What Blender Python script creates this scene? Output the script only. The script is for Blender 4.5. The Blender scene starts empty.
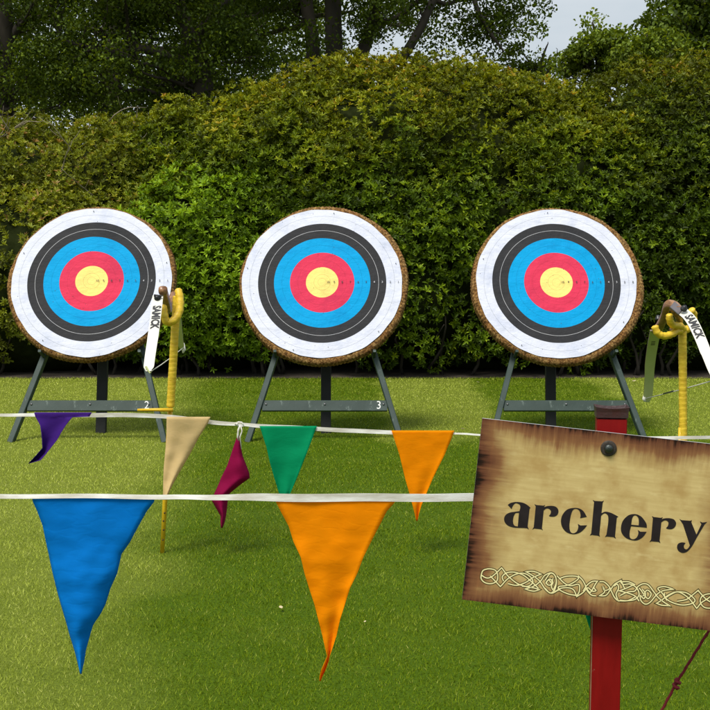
import bpy, math, random
import numpy as np
from mathutils import Vector, Matrix, noise as mnoise
from mathutils.geometry import tessellate_polygon

random.seed(7)
rng = np.random.default_rng(11)
R = math.radians
scene = bpy.context.scene
COL = scene.collection
PI = math.pi

# ------------------------------------------------------------------ camera
F = 1150.0 / 710.0
CAM = Vector((0, 0, 1.45))
PITCH = R(5.44)
cd = bpy.data.cameras.new('camera')
cam = bpy.data.objects.new('camera', cd)
COL.objects.link(cam)
cam.location = CAM
cam.rotation_euler = (R(90) - PITCH, 0, 0)
cd.sensor_width = 36
cd.lens = 36 * F
cd.clip_start = 0.05
cd.clip_end = 1000
scene.camera = cam
CR = Matrix.Rotation(R(90) - PITCH, 3, 'X')


def ray(px, py):
    return CR @ Vector(((px - 355) / 1150.0, (355 - py) / 1150.0, -1))


def P(px, py, Y):
    """point of the place that the photograph shows at px,py, at distance Y"""
    d = ray(px, py)
    return CAM + d * (Y / d.y)


def G(px, py):
    d = ray(px, py)
    return CAM + d * (-CAM.z / d.z)


# ------------------------------------------------------------------ node helpers
class NT:
    def __init__(s, tree):
        s.t = tree
        s.n = tree.nodes
        s.l = tree.links

    def new(s, typ, **kw):
        n = s.n.new(typ)
        for k, v in kw.items():
            setattr(n, k, v)
        return n

    def put(s, sock, v):
        if v is None:
            return
        if hasattr(v, 'links') or isinstance(v, bpy.types.NodeSocket):
            s.l.new(v, sock)
        else:
            if isinstance(v, (tuple, list)) and len(v) == 3 and sock.type == 'RGBA':
                v = (*v, 1)
            sock.default_value = v

    def math(s, op, a, b=None, c=None, clamp=False):
        n = s.new('ShaderNodeMath', operation=op, use_clamp=clamp)
        s.put(n.inputs[0], a)
        s.put(n.inputs[1], b)
        s.put(n.inputs[2], c)
        return n.outputs[0]

    def vmath(s, op, a, b=None):
        n = s.new('ShaderNodeVectorMath', operation=op)
        s.put(n.inputs[0], a)
        s.put(n.inputs[1], b)
        return n.outputs['Value' if op in ('LENGTH', 'DOT_PRODUCT') else 'Vector']

    def mix(s, f, a, b, blend='MIX'):
        n = s.new('ShaderNodeMix', data_type='RGBA', blend_type=blend)
        s.put(n.inputs[0], f)
        s.put(n.inputs[6], a)
        s.put(n.inputs[7], b)
        return n.outputs[2]

    def noise(s, vec, scale, detail=3, rough=0.5, out='Fac'):
        n = s.new('ShaderNodeTexNoise')
        s.put(n.inputs['Vector'], vec)
        s.put(n.inputs['Scale'], scale)
        n.inputs['Detail'].default_value = detail
        n.inputs['Roughness'].default_value = rough
        return n.outputs[out]

    def ramp(s, f, stops, interp='LINEAR'):
        n = s.new('ShaderNodeValToRGB')
        cr = n.color_ramp
        cr.interpolation = interp
        while len(cr.elements) < len(stops):
            cr.elements.new(0.5)
        for e, (p, c) in zip(cr.elements, stops):
            e.position = p
        for e, (p, c) in zip(cr.elements, stops):
            e.position = p
            e.color = (*c, 1) if len(c) == 3 else c
        s.put(n.inputs[0], f)
        return n.outputs[0]

    def mapr(s, v, a, b, c=0.0, d=1.0, smooth=False):
        n = s.new('ShaderNodeMapRange', clamp=True)
        if smooth:
            n.interpolation_type = 'SMOOTHSTEP'
        s.put(n.inputs[0], v)
        for i, q in enumerate((a, b, c, d)):
            s.put(n.inputs[i + 1], q)
        return n.outputs[0]

    def sep(s, v):
        n = s.new('ShaderNodeSeparateXYZ')
        s.put(n.inputs[0], v)
        return n.outputs

    def comb(s, x, y, z):
        n = s.new('ShaderNodeCombineXYZ')
        for i, q in enumerate((x, y, z)):
            s.put(n.inputs[i], q)
        return n.outputs[0]

    def bump(s, h, strength, dist=0.01):
        n = s.new('ShaderNodeBump')
        s.put(n.inputs['Height'], h)
        s.put(n.inputs['Strength'], strength)
        n.inputs['Distance'].default_value = dist
        return n.outputs[0]

    def obj(s):
        return s.new('ShaderNodeTexCoord').outputs['Object']

    def pos(s):
        return s.new('ShaderNodeNewGeometry').outputs['Position']

    def rnd(s):
        return s.new('ShaderNodeObjectInfo').outputs['Random']

    def attr(s, name):
        n = s.new('ShaderNodeAttribute')
        n.attribute_name = name
        return n.outputs['Fac']

    def mapping(s, v, scale=(1, 1, 1), rot=(0, 0, 0)):
        n = s.new('ShaderNodeMapping')
        s.put(n.inputs[0], v)
        n.inputs['Scale'].default_value = scale
        n.inputs['Rotation'].default_value = rot
        return n.outputs[0]


def material(name):
    m = bpy.data.materials.new(name)
    m.use_nodes = True
    nt = NT(m.node_tree)
    b = m.node_tree.nodes['Principled BSDF']
    return m, nt, b


def simple(name, col, rough=0.6, var=0.25, scale=12, bump=0.0, spec=0.4, metal=0.0, stretch=(1, 1, 1), col2=None, bscale=None):
    m, t, b = material(name)
    o = t.mapping(t.obj(), stretch)
    n = t.noise(o, scale, 5, 0.6)
    c2 = col2 or tuple(x * (1 - var) for x in col)
    c = t.mix(t.mapr(n, 0.3, 0.7), c2, col)
    t.put(b.inputs['Base Color'], c)
    t.put(b.inputs['Roughness'], t.mapr(n, 0.3, 0.7, rough - .08, rough + .08))
    b.inputs['Specular IOR Level'].default_value = spec
    b.inputs['Metallic'].default_value = metal
    if bump:
        t.put(b.inputs['Normal'], t.bump(t.noise(o, bscale or scale * 4, 4, .6), bump, 0.004))
    return m


def cloth_mat(name, col, trans=0.3, wr=0.5, sc=9):
    m, t, b = material(name)
    o = t.obj()
    big = t.noise(o, sc, 3, .55)
    wv = t.new('ShaderNodeTexWave', wave_type='BANDS', bands_direction='Z')
    t.put(wv.inputs['Vector'], o)
    wv.inputs['Scale'].default_value = 420
    fine = t.noise(o, 900, 1)
    n2 = t.noise(t.mapping(o, (1, 1, 2.4), (0, R(25), 0)), sc * 1.3, 2, .5)
    ridg = t.math('ABSOLUTE', t.math('SUBTRACT', n2, .5))
    h = t.math('ADD', t.math('MULTIPLY', big, .5), t.math('MULTIPLY', t.math('MINIMUM', ridg, .07), 4.0))
    vo = t.new('ShaderNodeTexVoronoi', feature='F1')
    t.put(vo.inputs['Vector'], t.mapping(t.vmath('ADD', o, t.mix(.94, t.noise(o, 6, 3, .5, 'Color'), (0, 0, 0))), (1, 1, 2.1), (0, R(38), 0)))
    vo.inputs['Scale'].default_value = sc * .9
    h = t.math('ADD', t.math('MULTIPLY', h, .35), t.math('MULTIPLY', vo.outputs['Distance'], .9))
    h = t.math('ADD', h, t.math('MULTIPLY', fine, .006))
    bn = t.bump(h, wr * .40, .010)
    c = t.mix(t.mapr(t.noise(o, 14, 4), .3, .7), tuple(x * .9 for x in col), col)
    c = t.mix(t.math('MULTIPLY', fine, .18), c, tuple(x * .7 for x in col))
    t.put(b.inputs['Base Color'], c)
    b.inputs['Roughness'].default_value = .75
    b.inputs['Specular IOR Level'].default_value = .08
    t.put(b.inputs['Normal'], bn)
    tr = t.new('ShaderNodeBsdfTranslucent')
    t.put(tr.inputs[0], c)
    mx = t.new('ShaderNodeMixShader')
    mx.inputs[0].default_value = trans
    t.l.new(b.outputs[0], mx.inputs[1])
    t.l.new(tr.outputs[0], mx.inputs[2])
    t.l.new(mx.outputs[0], m.node_tree.nodes['Material Output'].inputs[0])
    return m


# ------------------------------------------------------------------ mesh helpers
class MB:
    def __init__(s):
        s.v = []
        s.f = []
        s.m = []
        s.smooth = []

    def add(s, vs, fs, mi=0, smooth=False):
        k = len(s.v)
        s.v += [tuple(v) for v in vs]
        for f in fs:
            s.f.append([i + k for i in f])
            s.m.append(mi)
            s.smooth.append(smooth)

    def bar(s, a, b, w, h, up=Vector((0, 0, 1)), mi=0, bev=0.0, taper=1.0):
        """chamfered timber from a to b; w across, h along 'up'"""
        a, b = Vector(a), Vector(b)
        d = (b - a).normalized()
        x = d.cross(up).normalized()
        y = x.cross(d).normalized()
        c = bev
        prof = [(-w/2+c, -h/2), (w/2-c, -h/2), (w/2, -h/2+c), (w/2, h/2-c), (w/2-c, h/2), (-w/2+c, h/2), (-w/2, h/2-c), (-w/2, -h/2+c)] if c else \
               [(-w/2, -h/2), (w/2, -h/2), (w/2, h/2), (-w/2, h/2)]
        n = len(prof)
        vs = [a + x*p + y*q for p, q in prof] + [b + x*p*taper + y*q*taper for p, q in prof]
        fs = [[i, (i+1) % n, (i+1) % n + n, i+n] for i in range(n)] + [list(range(n))[::-1], list(range(n, 2*n))]
        s.add(vs, fs, mi)

    def tube(s, pts, rad, seg=10, mi=0, close=True, twist=0.0):
        pts = [Vector(p) for p in pts]
        n = len(pts)
        rr = rad if isinstance(rad, (list, tuple)) else [rad] * n
        T = [(pts[min(i+1, n-1)] - pts[max(i-1, 0)]).normalized() for i in range(n)]
        u = T[0].orthogonal().normalized()
        vs = []
        for i in range(n):
            u = (u - T[i] * u.dot(T[i])).normalized()
            w = T[i].cross(u)
            for k in range(seg):
                a = 2*PI*k/seg
                vs.append(pts[i] + (u*math.cos(a) + w*math.sin(a)) * rr[i])
        fs = [[i*seg+k, i*seg+(k+1) % seg, (i+1)*seg+(k+1) % seg, (i+1)*seg+k] for i in range(n-1) for k in range(seg)]
        if close:
            fs += [list(range(seg))[::-1], list(range((n-1)*seg, n*seg))]
        s.add(vs, fs, mi, True)

    def build(s, name, mats, parent=None, M=None, smooth_all=None):
        me = bpy.data.meshes.new(name)
        off = parent['_loc'] if parent is not None and '_loc' in parent else None
        vs = s.v
        if off is not None and M is None:
            ox, oy, oz = off
            vs = [(x-ox, y-oy, z-oz) for x, y, z in vs]
        me.from_pydata(vs, [], s.f)
        for m in (mats if isinstance(mats, (list, tuple)) else [mats]):
            me.materials.append(m)
        me.polygons.foreach_set('material_index', s.m)
        me.polygons.foreach_set('use_smooth', [bool(x) for x in s.smooth] if smooth_all is None else [smooth_all]*len(s.f))
        me.update()
        o = bpy.data.objects.new(name, me)
        COL.objects.link(o)
        if parent is not None:
            o.parent = parent
            if M is None and off is not None:
                o['_loc'] = tuple(off)
            if M is not None:
                o.matrix_local = (Matrix.Translation(-Vector(off)) if off is not None else Matrix()) @ M
        elif M is not None:
            o.matrix_world = M
        return o


def tag(o, label=None, cat=None, group=None, kind=None):
    if label:
        o['label'] = label
    if cat:
        o['category'] = cat
    if group:
        o['group'] = group
    if kind:
        o['kind'] = kind
    return o


def thing(name, loc, label, cat, group=None):
    o = bpy.data.objects.new(name, None)
    COL.objects.link(o)
    o.empty_display_size = .1
    o.location = loc
    o['_loc'] = tuple(loc)
    return tag(o, label, cat, group)


def np_mesh(name, verts, quads, mats, parent=None, off=None, attr=None, tris=False, smooth=False, mati=None):
    me = bpy.data.meshes.new(name)
    v = np.asarray(verts, dtype=np.float32)
    if off is not None:
        v = v - np.asarray(off, dtype=np.float32)
    k = 3 if tris else 4
    q = np.asarray(quads, dtype=np.int32)
    nf = len(q)
    me.vertices.add(len(v))
    me.vertices.foreach_set('co', v.ravel())
    me.loops.add(nf * k)
    me.loops.foreach_set('vertex_index', q.ravel())
    me.polygons.add(nf)
    me.polygons.foreach_set('loop_start', np.arange(0, nf*k, k, dtype=np.int32))
    me.polygons.foreach_set('loop_total', np.full(nf, k, dtype=np.int32))
    if smooth:
        me.polygons.foreach_set('use_smooth', np.ones(nf, dtype=bool))
    for m in (mats if isinstance(mats, (list, tuple)) else [mats]):
        me.materials.append(m)
    if mati is not None:
        me.polygons.foreach_set('material_index', mati.astype(np.int32))
    me.update(calc_edges=True)
    if attr is not None:
        a = me.attributes.new('var', 'FLOAT', 'POINT')
        a.data.foreach_set('value', np.asarray(attr, dtype=np.float32))
    o = bpy.data.objects.new(name, me)
    COL.objects.link(o)
    if parent is not None:
        o.parent = parent
    return o


def text_geo(txt, size, bold=0.0, align='CENTER'):
    """flat 2D text as (verts, faces), centred"""
    cu = bpy.data.curves.new('t', 'FONT')
    cu.body = txt
    cu.size = size
    cu.align_x = align
    cu.align_y = 'CENTER'
    cu.offset = bold
    cu.resolution_u = 3
    o = bpy.data.objects.new('t', cu)
    COL.objects.link(o)
    bpy.context.view_layer.update()
    me = bpy.data.meshes.new_from_object(o)
    vs = [tuple(v.co) for v in me.vertices]
    fs = [list(p.vertices) for p in me.polygons]
    bpy.data.objects.remove(o)
    bpy.data.meshes.remove(me)
    return vs, fs


def smooth_path(pts, sub=6, closed=True):
    """Catmull-Rom through pts; a third value marks a hard corner"""
    n = len(pts)
    out = []
    rngi = range(n if closed else n - 1)
    for i in rngi:
        p1, p2 = pts[i], pts[(i+1) % n]
        p0 = pts[(i-1) % n] if (closed or i > 0) else p1
        p3 = pts[(i+2) % n] if (closed or i + 2 < n) else p2
        c1, c2 = len(p1) > 2, len(p2) > 2
        if c1:
            p0 = (2*p1[0]-p2[0], 2*p1[1]-p2[1])
        if c2:
            p3 = (2*p2[0]-p1[0], 2*p2[1]-p1[1])
        k = 1 if (c1 and c2) else sub
        for j in range(k):
            t = j / k
            out.append(tuple(0.5*((2*p1[a]) + (-p0[a]+p2[a])*t + (2*p0[a]-5*p1[a]+4*p2[a]-p3[a])*t*t + (-p0[a]+3*p1[a]-3*p2[a]+p3[a])*t**3) for a in (0, 1)))
    if not closed:
        out.append((pts[-1][0], pts[-1][1]))
    return out


# ------------------------------------------------------------------ world and light
SUN_EL, SUN_AZ = R(62), R(212)      # azimuth clockwise from north (+Y): from behind, left of the camera
w = bpy.data.worlds.new('World')
scene.world = w
w.use_nodes = True
t = NT(w.node_tree)
bg = w.node_tree.nodes['Background']
sky = t.new('ShaderNodeTexSky', sky_type='NISHITA')
sky.sun_disc = False
sky.sun_elevation = SUN_EL
sky.sun_rotation = SUN_AZ
sky.air_density = 1.0
sky.dust_density = 1.5
gv = t.new('ShaderNodeTexCoord').outputs['Generated']
sv = t.mapping(gv, (1, 1, 3.0))
cl = t.noise(sv, 2.6, 6, .55)
cl2 = t.noise(sv, 1.1, 3, .5)
cloud = t.mix(t.mapr(cl, .35, .7), (5.0, 5.7, 6.25), (7.0, 7.3, 7.55))
cover = t.mapr(t.math('ADD', t.math('MULTIPLY', cl, .5), t.math('MULTIPLY', cl2, .6)), .42, .62, .78, .97)
gz = t.sep(gv)[2]      # an overcast sky is brightest overhead
cloud = t.mix(1.0, cloud, t.mix(t.mapr(gz, 0.0, 1.0), (.98, 1.0, 1.02), (1.15, 1.15, 1.15)), 'MULTIPLY')
t.put(bg.inputs[0], t.mix(cover, sky.outputs[0], cloud))
bg.inputs[1].default_value = 0.08

sl = bpy.data.lights.new('sun', 'SUN')
sl.energy = 3.3
sl.angle = R(22)
sl.color = (1, .95, .87)
so = bpy.data.objects.new('sun', sl)
COL.objects.link(so)
sd = Vector((math.sin(SUN_AZ) * math.cos(SUN_EL), math.cos(SUN_AZ) * math.cos(SUN_EL), math.sin(SUN_EL)))
so.rotation_euler = sd.to_track_quat('Z', 'Y').to_euler()
so.location = (0, -5, 20)

vs_ = scene.view_settings
scene.display_settings.display_device = 'sRGB'
vs_.view_transform = 'Standard'
vs_.look = 'None'
vs_.exposure = 0.42
vs_.gamma = 1
vs_.use_curve_mapping = False


# ------------------------------------------------------------------ lawn
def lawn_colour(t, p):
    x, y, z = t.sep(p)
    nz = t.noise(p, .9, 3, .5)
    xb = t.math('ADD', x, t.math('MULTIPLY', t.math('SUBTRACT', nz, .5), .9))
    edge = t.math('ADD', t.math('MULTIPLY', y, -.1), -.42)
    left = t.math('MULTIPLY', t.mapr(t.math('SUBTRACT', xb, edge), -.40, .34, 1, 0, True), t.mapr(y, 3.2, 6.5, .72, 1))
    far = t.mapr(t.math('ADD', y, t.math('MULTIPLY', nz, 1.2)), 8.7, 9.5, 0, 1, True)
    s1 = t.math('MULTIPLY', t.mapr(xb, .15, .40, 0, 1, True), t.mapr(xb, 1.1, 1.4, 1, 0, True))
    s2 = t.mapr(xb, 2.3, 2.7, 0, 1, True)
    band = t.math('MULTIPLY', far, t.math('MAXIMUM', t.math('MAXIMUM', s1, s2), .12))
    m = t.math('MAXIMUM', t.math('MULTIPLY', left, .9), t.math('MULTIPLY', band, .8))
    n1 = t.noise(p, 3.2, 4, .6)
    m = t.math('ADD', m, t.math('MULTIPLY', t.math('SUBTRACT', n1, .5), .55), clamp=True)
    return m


def grass_mat(name, blade):
    m, t, b = material(name)
    p = t.pos()
    k = lawn_colour(t, p)
    if blade:
        v = t.attr('var')
        dark = t.ramp(v, [(0, (.03, .058, .001)), (.45, (.11, .175, .002)), (.8, (.23, .30, .008)), (1, (.50, .50, .12))])
        lite = t.ramp(v, [(0, (.17, .21, .015)), (.45, (.37, .44, .05)), (.8, (.54, .60, .12)), (1, (.75, .72, .30))])
    else:
        v = t.noise(p, 90, 4, .7)
        v2 = t.mapr(v, .3, .7)
        dark = t.ramp(v2, [(0, (.035, .065, .001)), (1, (.09, .16, .003))])
        lite = t.ramp(v2, [(0, (.11, .14, .015)), (1, (.24, .28, .04))])
        t.put(b.inputs['Normal'], t.bump(v, .8, .02))
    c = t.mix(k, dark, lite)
    t.put(b.inputs['Base Color'], c)
    b.inputs['Roughness'].default_value = .6
    b.inputs['Specular IOR Level'].default_value = .08
    if blade:
        tr = t.new('ShaderNodeBsdfTranslucent')
        t.put(tr.inputs[0], c)
        mx = t.new('ShaderNodeMixShader')
        mx.inputs[0].default_value = .3
        t.l.new(b.outputs[0], mx.inputs[1])
        t.l.new(tr.outputs[0], mx.inputs[2])
        t.l.new(mx.outputs[0], m.node_tree.nodes['Material Output'].inputs[0])
    return m


HEDGE_Y = 12.35
mb = MB()
mb.add([(-150, -60, 0), (150, -60, 0), (150, 300, 0), (-150, 300, 0)], [[0, 1, 2, 3]])
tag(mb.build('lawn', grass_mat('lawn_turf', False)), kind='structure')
soil = simple('soil', (.05, .038, .025), .9, .5, 6, .6)
mb = MB()
NX = 90
ys = [HEDGE_Y + .16 + .10 * mnoise.noise(Vector((i * .45, 3, 0))) + .04 * mnoise.noise(Vector((i * 1.9, 9, 0))) for i in range(NX)]
vs = [(-13 + 26 * i / (NX-1), ys[i], .004) for i in range(NX)] + [(-13 + 26 * i / (NX-1), 21, .004) for i in range(NX)]
mb.add(vs, [[i, i+1, NX+i+1, NX+i] for i in range(NX-1)])
tag(mb.build('planting_bed', soil), kind='structure')


def grass():
    pos = []
    bands = [(2.9, 4.4, 19000), (4.4, 5.8, 13000), (5.8, 7.6, 8500), (7.6, 9.8, 5500), (9.8, 12.55, 4200)]
    for y0, y1, dens in bands:
        hw = .33 * y1 + .4
        n = int((y1-y0) * 2*hw * dens)
        pos.append(np.stack([rng.uniform(-hw, hw, n), rng.uniform(y0, y1, n)], 1))
        n = int((y1-y0) * 3.0 * dens * .45)      # thinner turf past the sides of the view
        for sg in (-1, 1):
            pos.append(np.stack([sg*rng.uniform(hw, hw+3.0, n), rng.uniform(y0, y1, n)], 1))
    p = np.concatenate(pos)
    # tufts: jitter towards random tuft centres
    n = len(p)
    y = p[:, 1]
    h = rng.uniform(.006, .0145, n) * (1 + .25*np.sin(p[:, 0]*7+p[:, 1]*3)*np.sin(p[:, 1]*9))
    h = h * np.where(y > 12.2, 1.5, 1)
    wd = np.maximum(.0021, .00052 * y) * rng.uniform(.7, 1.4, n)
    a = rng.uniform(0, 2*PI, n)
    la = a + rng.normal(0, .8, n)
    lean = rng.uniform(.1, 1.3, n) * h
    bx, by = np.cos(a + PI/2) * wd / 2, np.sin(a + PI/2) * wd / 2
    z = np.zeros(n)
    v0 = np.stack([p[:, 0]-bx, y-by, z], 1)
    v1 = np.stack([p[:, 0]+bx, y+by, z], 1)
    v2 = np.stack([p[:, 0]+np.cos(la)*lean, y+np.sin(la)*lean, h], 1)
    V = np.stack([v0, v1, v2], 1).reshape(-1, 3)
    f = np.arange(n*3).reshape(-1, 3)
    var = np.repeat(rng.beta(2.6, 2.4, n), 3)
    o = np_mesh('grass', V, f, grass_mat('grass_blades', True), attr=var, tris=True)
    tag(o, 'short mown green grass covering the archery lawn', 'grass', kind='stuff')


grass()


# ------------------------------------------------------------------ foliage
def leaf_geo(base, d, n, L, W, droop=.12):
    """two folded quads per leaf"""
    side = np.cross(d, n)
    side /= np.linalg.norm(side, axis=1, keepdims=True) + 1e-9
    up = np.cross(side, d)
    L = L[:, None]
    W = W[:, None]
    fold = .25
    b = base
    l1 = base + d*L*.35 - side*W*.5 + up*W*fold
    l2 = base + d*L*.72 - side*W*.42 + up*(W*fold - L*droop*.4)
    tip = base + d*L - up*L*droop
    r2 = base + d*L*.72 + side*W*.42 + up*(W*fold - L*droop*.4)
    r1 = base + d*L*.35 + side*W*.5 + up*W*fold
    V = np.stack([b, l1, l2, tip, r2, r1], 1).reshape(-1, 3)
    k = np.arange(len(base))[:, None] * 6
    q = np.concatenate([k + np.array([[0, 3, 2, 1]]), k + np.array([[0, 5, 4, 3]])], 1).reshape(-1, 4)
    return V, q


def unit(v):
    return v / (np.linalg.norm(v, axis=1, keepdims=True) + 1e-9)


def foliage_mat(name, stops, top=None, trans=.28, gloss=.5, spec=.2, zr=(2.0, 3.6)):
    m, t, b = material(name)
    v = t.attr('var')
    c = t.ramp(v, stops)
    p = t.pos()
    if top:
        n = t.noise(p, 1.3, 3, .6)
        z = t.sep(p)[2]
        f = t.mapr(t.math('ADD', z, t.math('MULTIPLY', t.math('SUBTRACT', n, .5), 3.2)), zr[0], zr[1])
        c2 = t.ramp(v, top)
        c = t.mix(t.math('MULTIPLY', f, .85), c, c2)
    n3 = t.noise(p, 2.2, 2)
    c = t.mix(t.mapr(n3, .35, .65, .0, .35), c, t.mix(1.0, c, (.55, .62, .5), 'MULTIPLY'))
    t.put(b.inputs['Base Color'], c)
    b.inputs['Roughness'].default_value = gloss
    b.inputs['Specular IOR Level'].default_value = spec
    tr = t.new('ShaderNodeBsdfTranslucent')
    t.put(tr.inputs[0], t.mix(1.0, c, (1.5, 1.3, .5), 'MULTIPLY'))
    mx = t.new('ShaderNodeMixShader')
    mx.inputs[0].default_value = trans
    t.l.new(b.outputs[0], mx.inputs[1])
    t.l.new(tr.outputs[0], mx.inputs[2])
    t.l.new(mx.outputs[0], m.node_tree.nodes['Material Output'].inputs[0])
    return m


bark_dark = simple('dark_bark', (.035, .028, .02), .9, .5, 8, .8, stretch=(1, 1, .25))
bark_pale = simple('pale_dead_wood', (.3, .25, .18), .85, .35, 20, .4)
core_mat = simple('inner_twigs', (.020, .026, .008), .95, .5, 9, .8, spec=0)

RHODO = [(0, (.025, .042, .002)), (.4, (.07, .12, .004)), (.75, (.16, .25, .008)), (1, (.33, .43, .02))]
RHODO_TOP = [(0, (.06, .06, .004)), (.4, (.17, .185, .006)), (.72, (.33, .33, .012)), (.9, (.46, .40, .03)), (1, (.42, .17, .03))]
BRIGHT = [(0, (.05, .09, .004)), (.4, (.14, .24, .008)), (.75, (.27, .42, .015)), (1, (.42, .58, .04))]
BROWN = [(0, (.07, .075, .01)), (.4, (.16, .19, .012)), (.75, (.27, .31, .02)), (.93, (.37, .36, .05)), (1, (.40, .25, .1))]
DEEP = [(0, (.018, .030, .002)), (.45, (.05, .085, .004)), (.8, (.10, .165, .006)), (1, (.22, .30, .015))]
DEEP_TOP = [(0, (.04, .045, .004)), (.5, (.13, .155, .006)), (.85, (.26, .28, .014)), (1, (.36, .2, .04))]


def bush(label, ells, mat, clumps, dens=82, leafL=.056, zmin=.16, rc=(.16, .42), dead=0, seed=1, ymax=None):
    r = np.random.default_rng(seed)
    ells = [(np.array(c, float), np.array(q, float)) for c, q in ells]
    root = thing('rhododendron_bush', (float(ells[0][0][0]), float(ells[0][0][1]), 0), label, 'bush', 'evergreen shrubs of the bank behind the targets')
    off = root['_loc']
    # clump centres on the union surface
    area = np.array([q[0]*q[2] + q[1]*q[2] + q[0]*q[1] for c, q in ells])
    cc, nn, rr = [], [], []
    tries = 0
    while len(cc) < clumps and tries < clumps * 60:
        tries += 1
        k = r.choice(len(ells), p=area/area.sum())
        c, q = ells[k]
        d = r.normal(size=3)
        d /= np.linalg.norm(d)
        if d[1] > .45 or (d[2] < -.75):
            continue
        p = c + d*q
        if p[2] < zmin:
            continue
        if any(j != k and (((p-c2)/q2)**2).sum() < .82 for j, (c2, q2) in enumerate(ells)):
            continue
        n = d / q
        n /= np.linalg.norm(n)
        rad = r.uniform(*rc)
        if p[2] < .7:
            rad = min(rad, .26)
        p = p - n * (rad*.45) + n * r.uniform(-.20, .14)
        cc.append(p)
        nn.append(n)
        rr.append(rad)
    cc, nn, rr = np.array(cc), np.array(nn), np.array(rr)
    # rosettes on every clump
    B, A, tone = [], [], []
    for p, n, rad in zip(cc, nn, rr):
        k = int(dens * 2 * PI * rad * rad * 1.15) + 4
        d = r.normal(size=(k*3, 3))
        d = unit(d)
        d = d[(d @ n) > -.15][:k]
        sq = np.array([1, 1, .8])
        pts = p + d * rad * sq * r.uniform(.82, 1.06, (len(d), 1))
        ax = unit(d*.8 + n*.35 + np.array([0, -.1, .55]) + r.normal(size=d.shape)*.22)
        keep = pts[:, 2] > .05
        B.append(pts[keep])
        A.append(ax[keep])
        tone.append(np.full(keep.sum(), r.uniform(-.2, .2)) + (pts[keep, 2]-p[2])/rad*.05)
    B, A, tone = np.concatenate(B), np.concatenate(A), np.concatenate(tone)
    # leaves of every rosette
    m = 7
    N = len(B)
    ref = unit(np.cross(A, r.normal(size=(N, 3))))
    ref2 = np.cross(A, ref)
    ang = (np.arange(m)[None, :] * (2*PI/m) * 1.0 + r.uniform(0, 6, (N, 1)) + r.normal(0, .25, (N, m)))
    el = r.uniform(.25, 1.15, (N, m)) + (np.arange(m) % 2)[None, :]*.25
    rad = ref[:, None]*np.cos(ang)[..., None] + ref2[:, None]*np.sin(ang)[..., None]
    D = rad*np.cos(el)[..., None] + A[:, None]*np.sin(el)[..., None]
    Nn = A[:, None]*np.cos(el)[..., None] - rad*np.sin(el)[..., None] + r.normal(size=(N, m, 3))*.18
    D = unit(D.reshape(-1, 3))
    Nn = Nn.reshape(-1, 3)
    size = np.repeat(r.uniform(.75, 1.25, N), m) * r.uniform(.75, 1.15, N*m)
    V, q = leaf_geo(np.repeat(B, m, 0), D, Nn, leafL*size*1.08, leafL*.34*size)
    var = np.clip(np.repeat(r.beta(2.2, 2.6, N) + tone, m) + r.normal(0, .09, N*m), 0, 1)
    np_mesh('foliage', V, q, mat, root, off, attr=np.repeat(var, 6))
    # twiggy inside
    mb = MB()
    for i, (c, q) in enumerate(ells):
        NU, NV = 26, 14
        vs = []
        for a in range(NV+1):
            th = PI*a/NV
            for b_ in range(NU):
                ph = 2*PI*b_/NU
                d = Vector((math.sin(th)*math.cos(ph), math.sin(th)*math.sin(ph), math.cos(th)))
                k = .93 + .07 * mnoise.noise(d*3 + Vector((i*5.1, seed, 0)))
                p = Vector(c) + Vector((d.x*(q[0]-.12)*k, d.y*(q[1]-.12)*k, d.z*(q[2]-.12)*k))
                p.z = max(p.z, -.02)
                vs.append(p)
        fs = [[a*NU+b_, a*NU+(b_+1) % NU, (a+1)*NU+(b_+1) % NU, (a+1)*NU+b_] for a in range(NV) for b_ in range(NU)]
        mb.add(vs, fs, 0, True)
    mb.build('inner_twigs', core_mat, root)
    # stems reaching the soil
    rr_ = random.Random(seed)
    for i in range(14):
        mb = MB()
        c, q = ells[rr_.randrange(len(ells))]
        x = c[0] + rr_.uniform(-.85, .85)*q[0]
        yb = HEDGE_Y + .35 + rr_.uniform(0, .6)
        pts = [Vector((x, yb, -.02))]
        for k in range(5):
            pts.append(pts[-1] + Vector((rr_.uniform(-.09, .09), rr_.uniform(-.09, .03), rr_.uniform(.1, .18))))
        mb.tube(pts, [.02, .018, .015, .012, .009, .006], 6)
        mb.build('stem', bark_dark, root)
    if dead:
        for i in range(dead):
            mb = MB()
            k = rr_.randrange(len(cc))
            for _ in range(40):
                k = rr_.randrange(len(cc))
                if 1.9 < cc[k][2] < 3.1 and nn[k][1] < -.2:
                    break
            p = Vector(cc[k]) + Vector(nn[k])*rr[k]*.6
            d = Vector(nn[k])*.5 + Vector((rr_.uniform(-1, 1), -.1, rr_.uniform(.1, 1.1)))
            d.normalize()
            L = rr_.uniform(.25, .6)
            pts = [p]
            for s in range(5):
                d = (d + Vector((rr_.uniform(-.3, .3), rr_.uniform(-.3, .2), rr_.uniform(-.3, .2)))).normalized()
                pts.append(pts[-1] + d*L/5)
                if s in (1, 3):
                    d2 = (d + Vector((rr_.uniform(-1, 1), rr_.uniform(-.5, .3), rr_.uniform(-.5, 1)))).normalized()
                    mb.tube([pts[-1], pts[-1]+d2*L*.2, pts[-1]+d2*L*.36+Vector((0, 0, .02))], [.004, .003, .0015], 5)
            mb.tube(pts, [.008, .007, .006, .0045, .003, .0015], 5)
            mb.build('dead_twig', bark_pale, root)
    return root


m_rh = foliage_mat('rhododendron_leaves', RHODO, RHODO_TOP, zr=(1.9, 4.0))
m_br = foliage_mat('bright_leaves', BRIGHT)
m_bw = foliage_mat('tired_leaves', BROWN, BROWN)
m_dp = foliage_mat('deep_leaves', DEEP, DEEP_TOP, zr=(2.1, 3.9))

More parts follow.
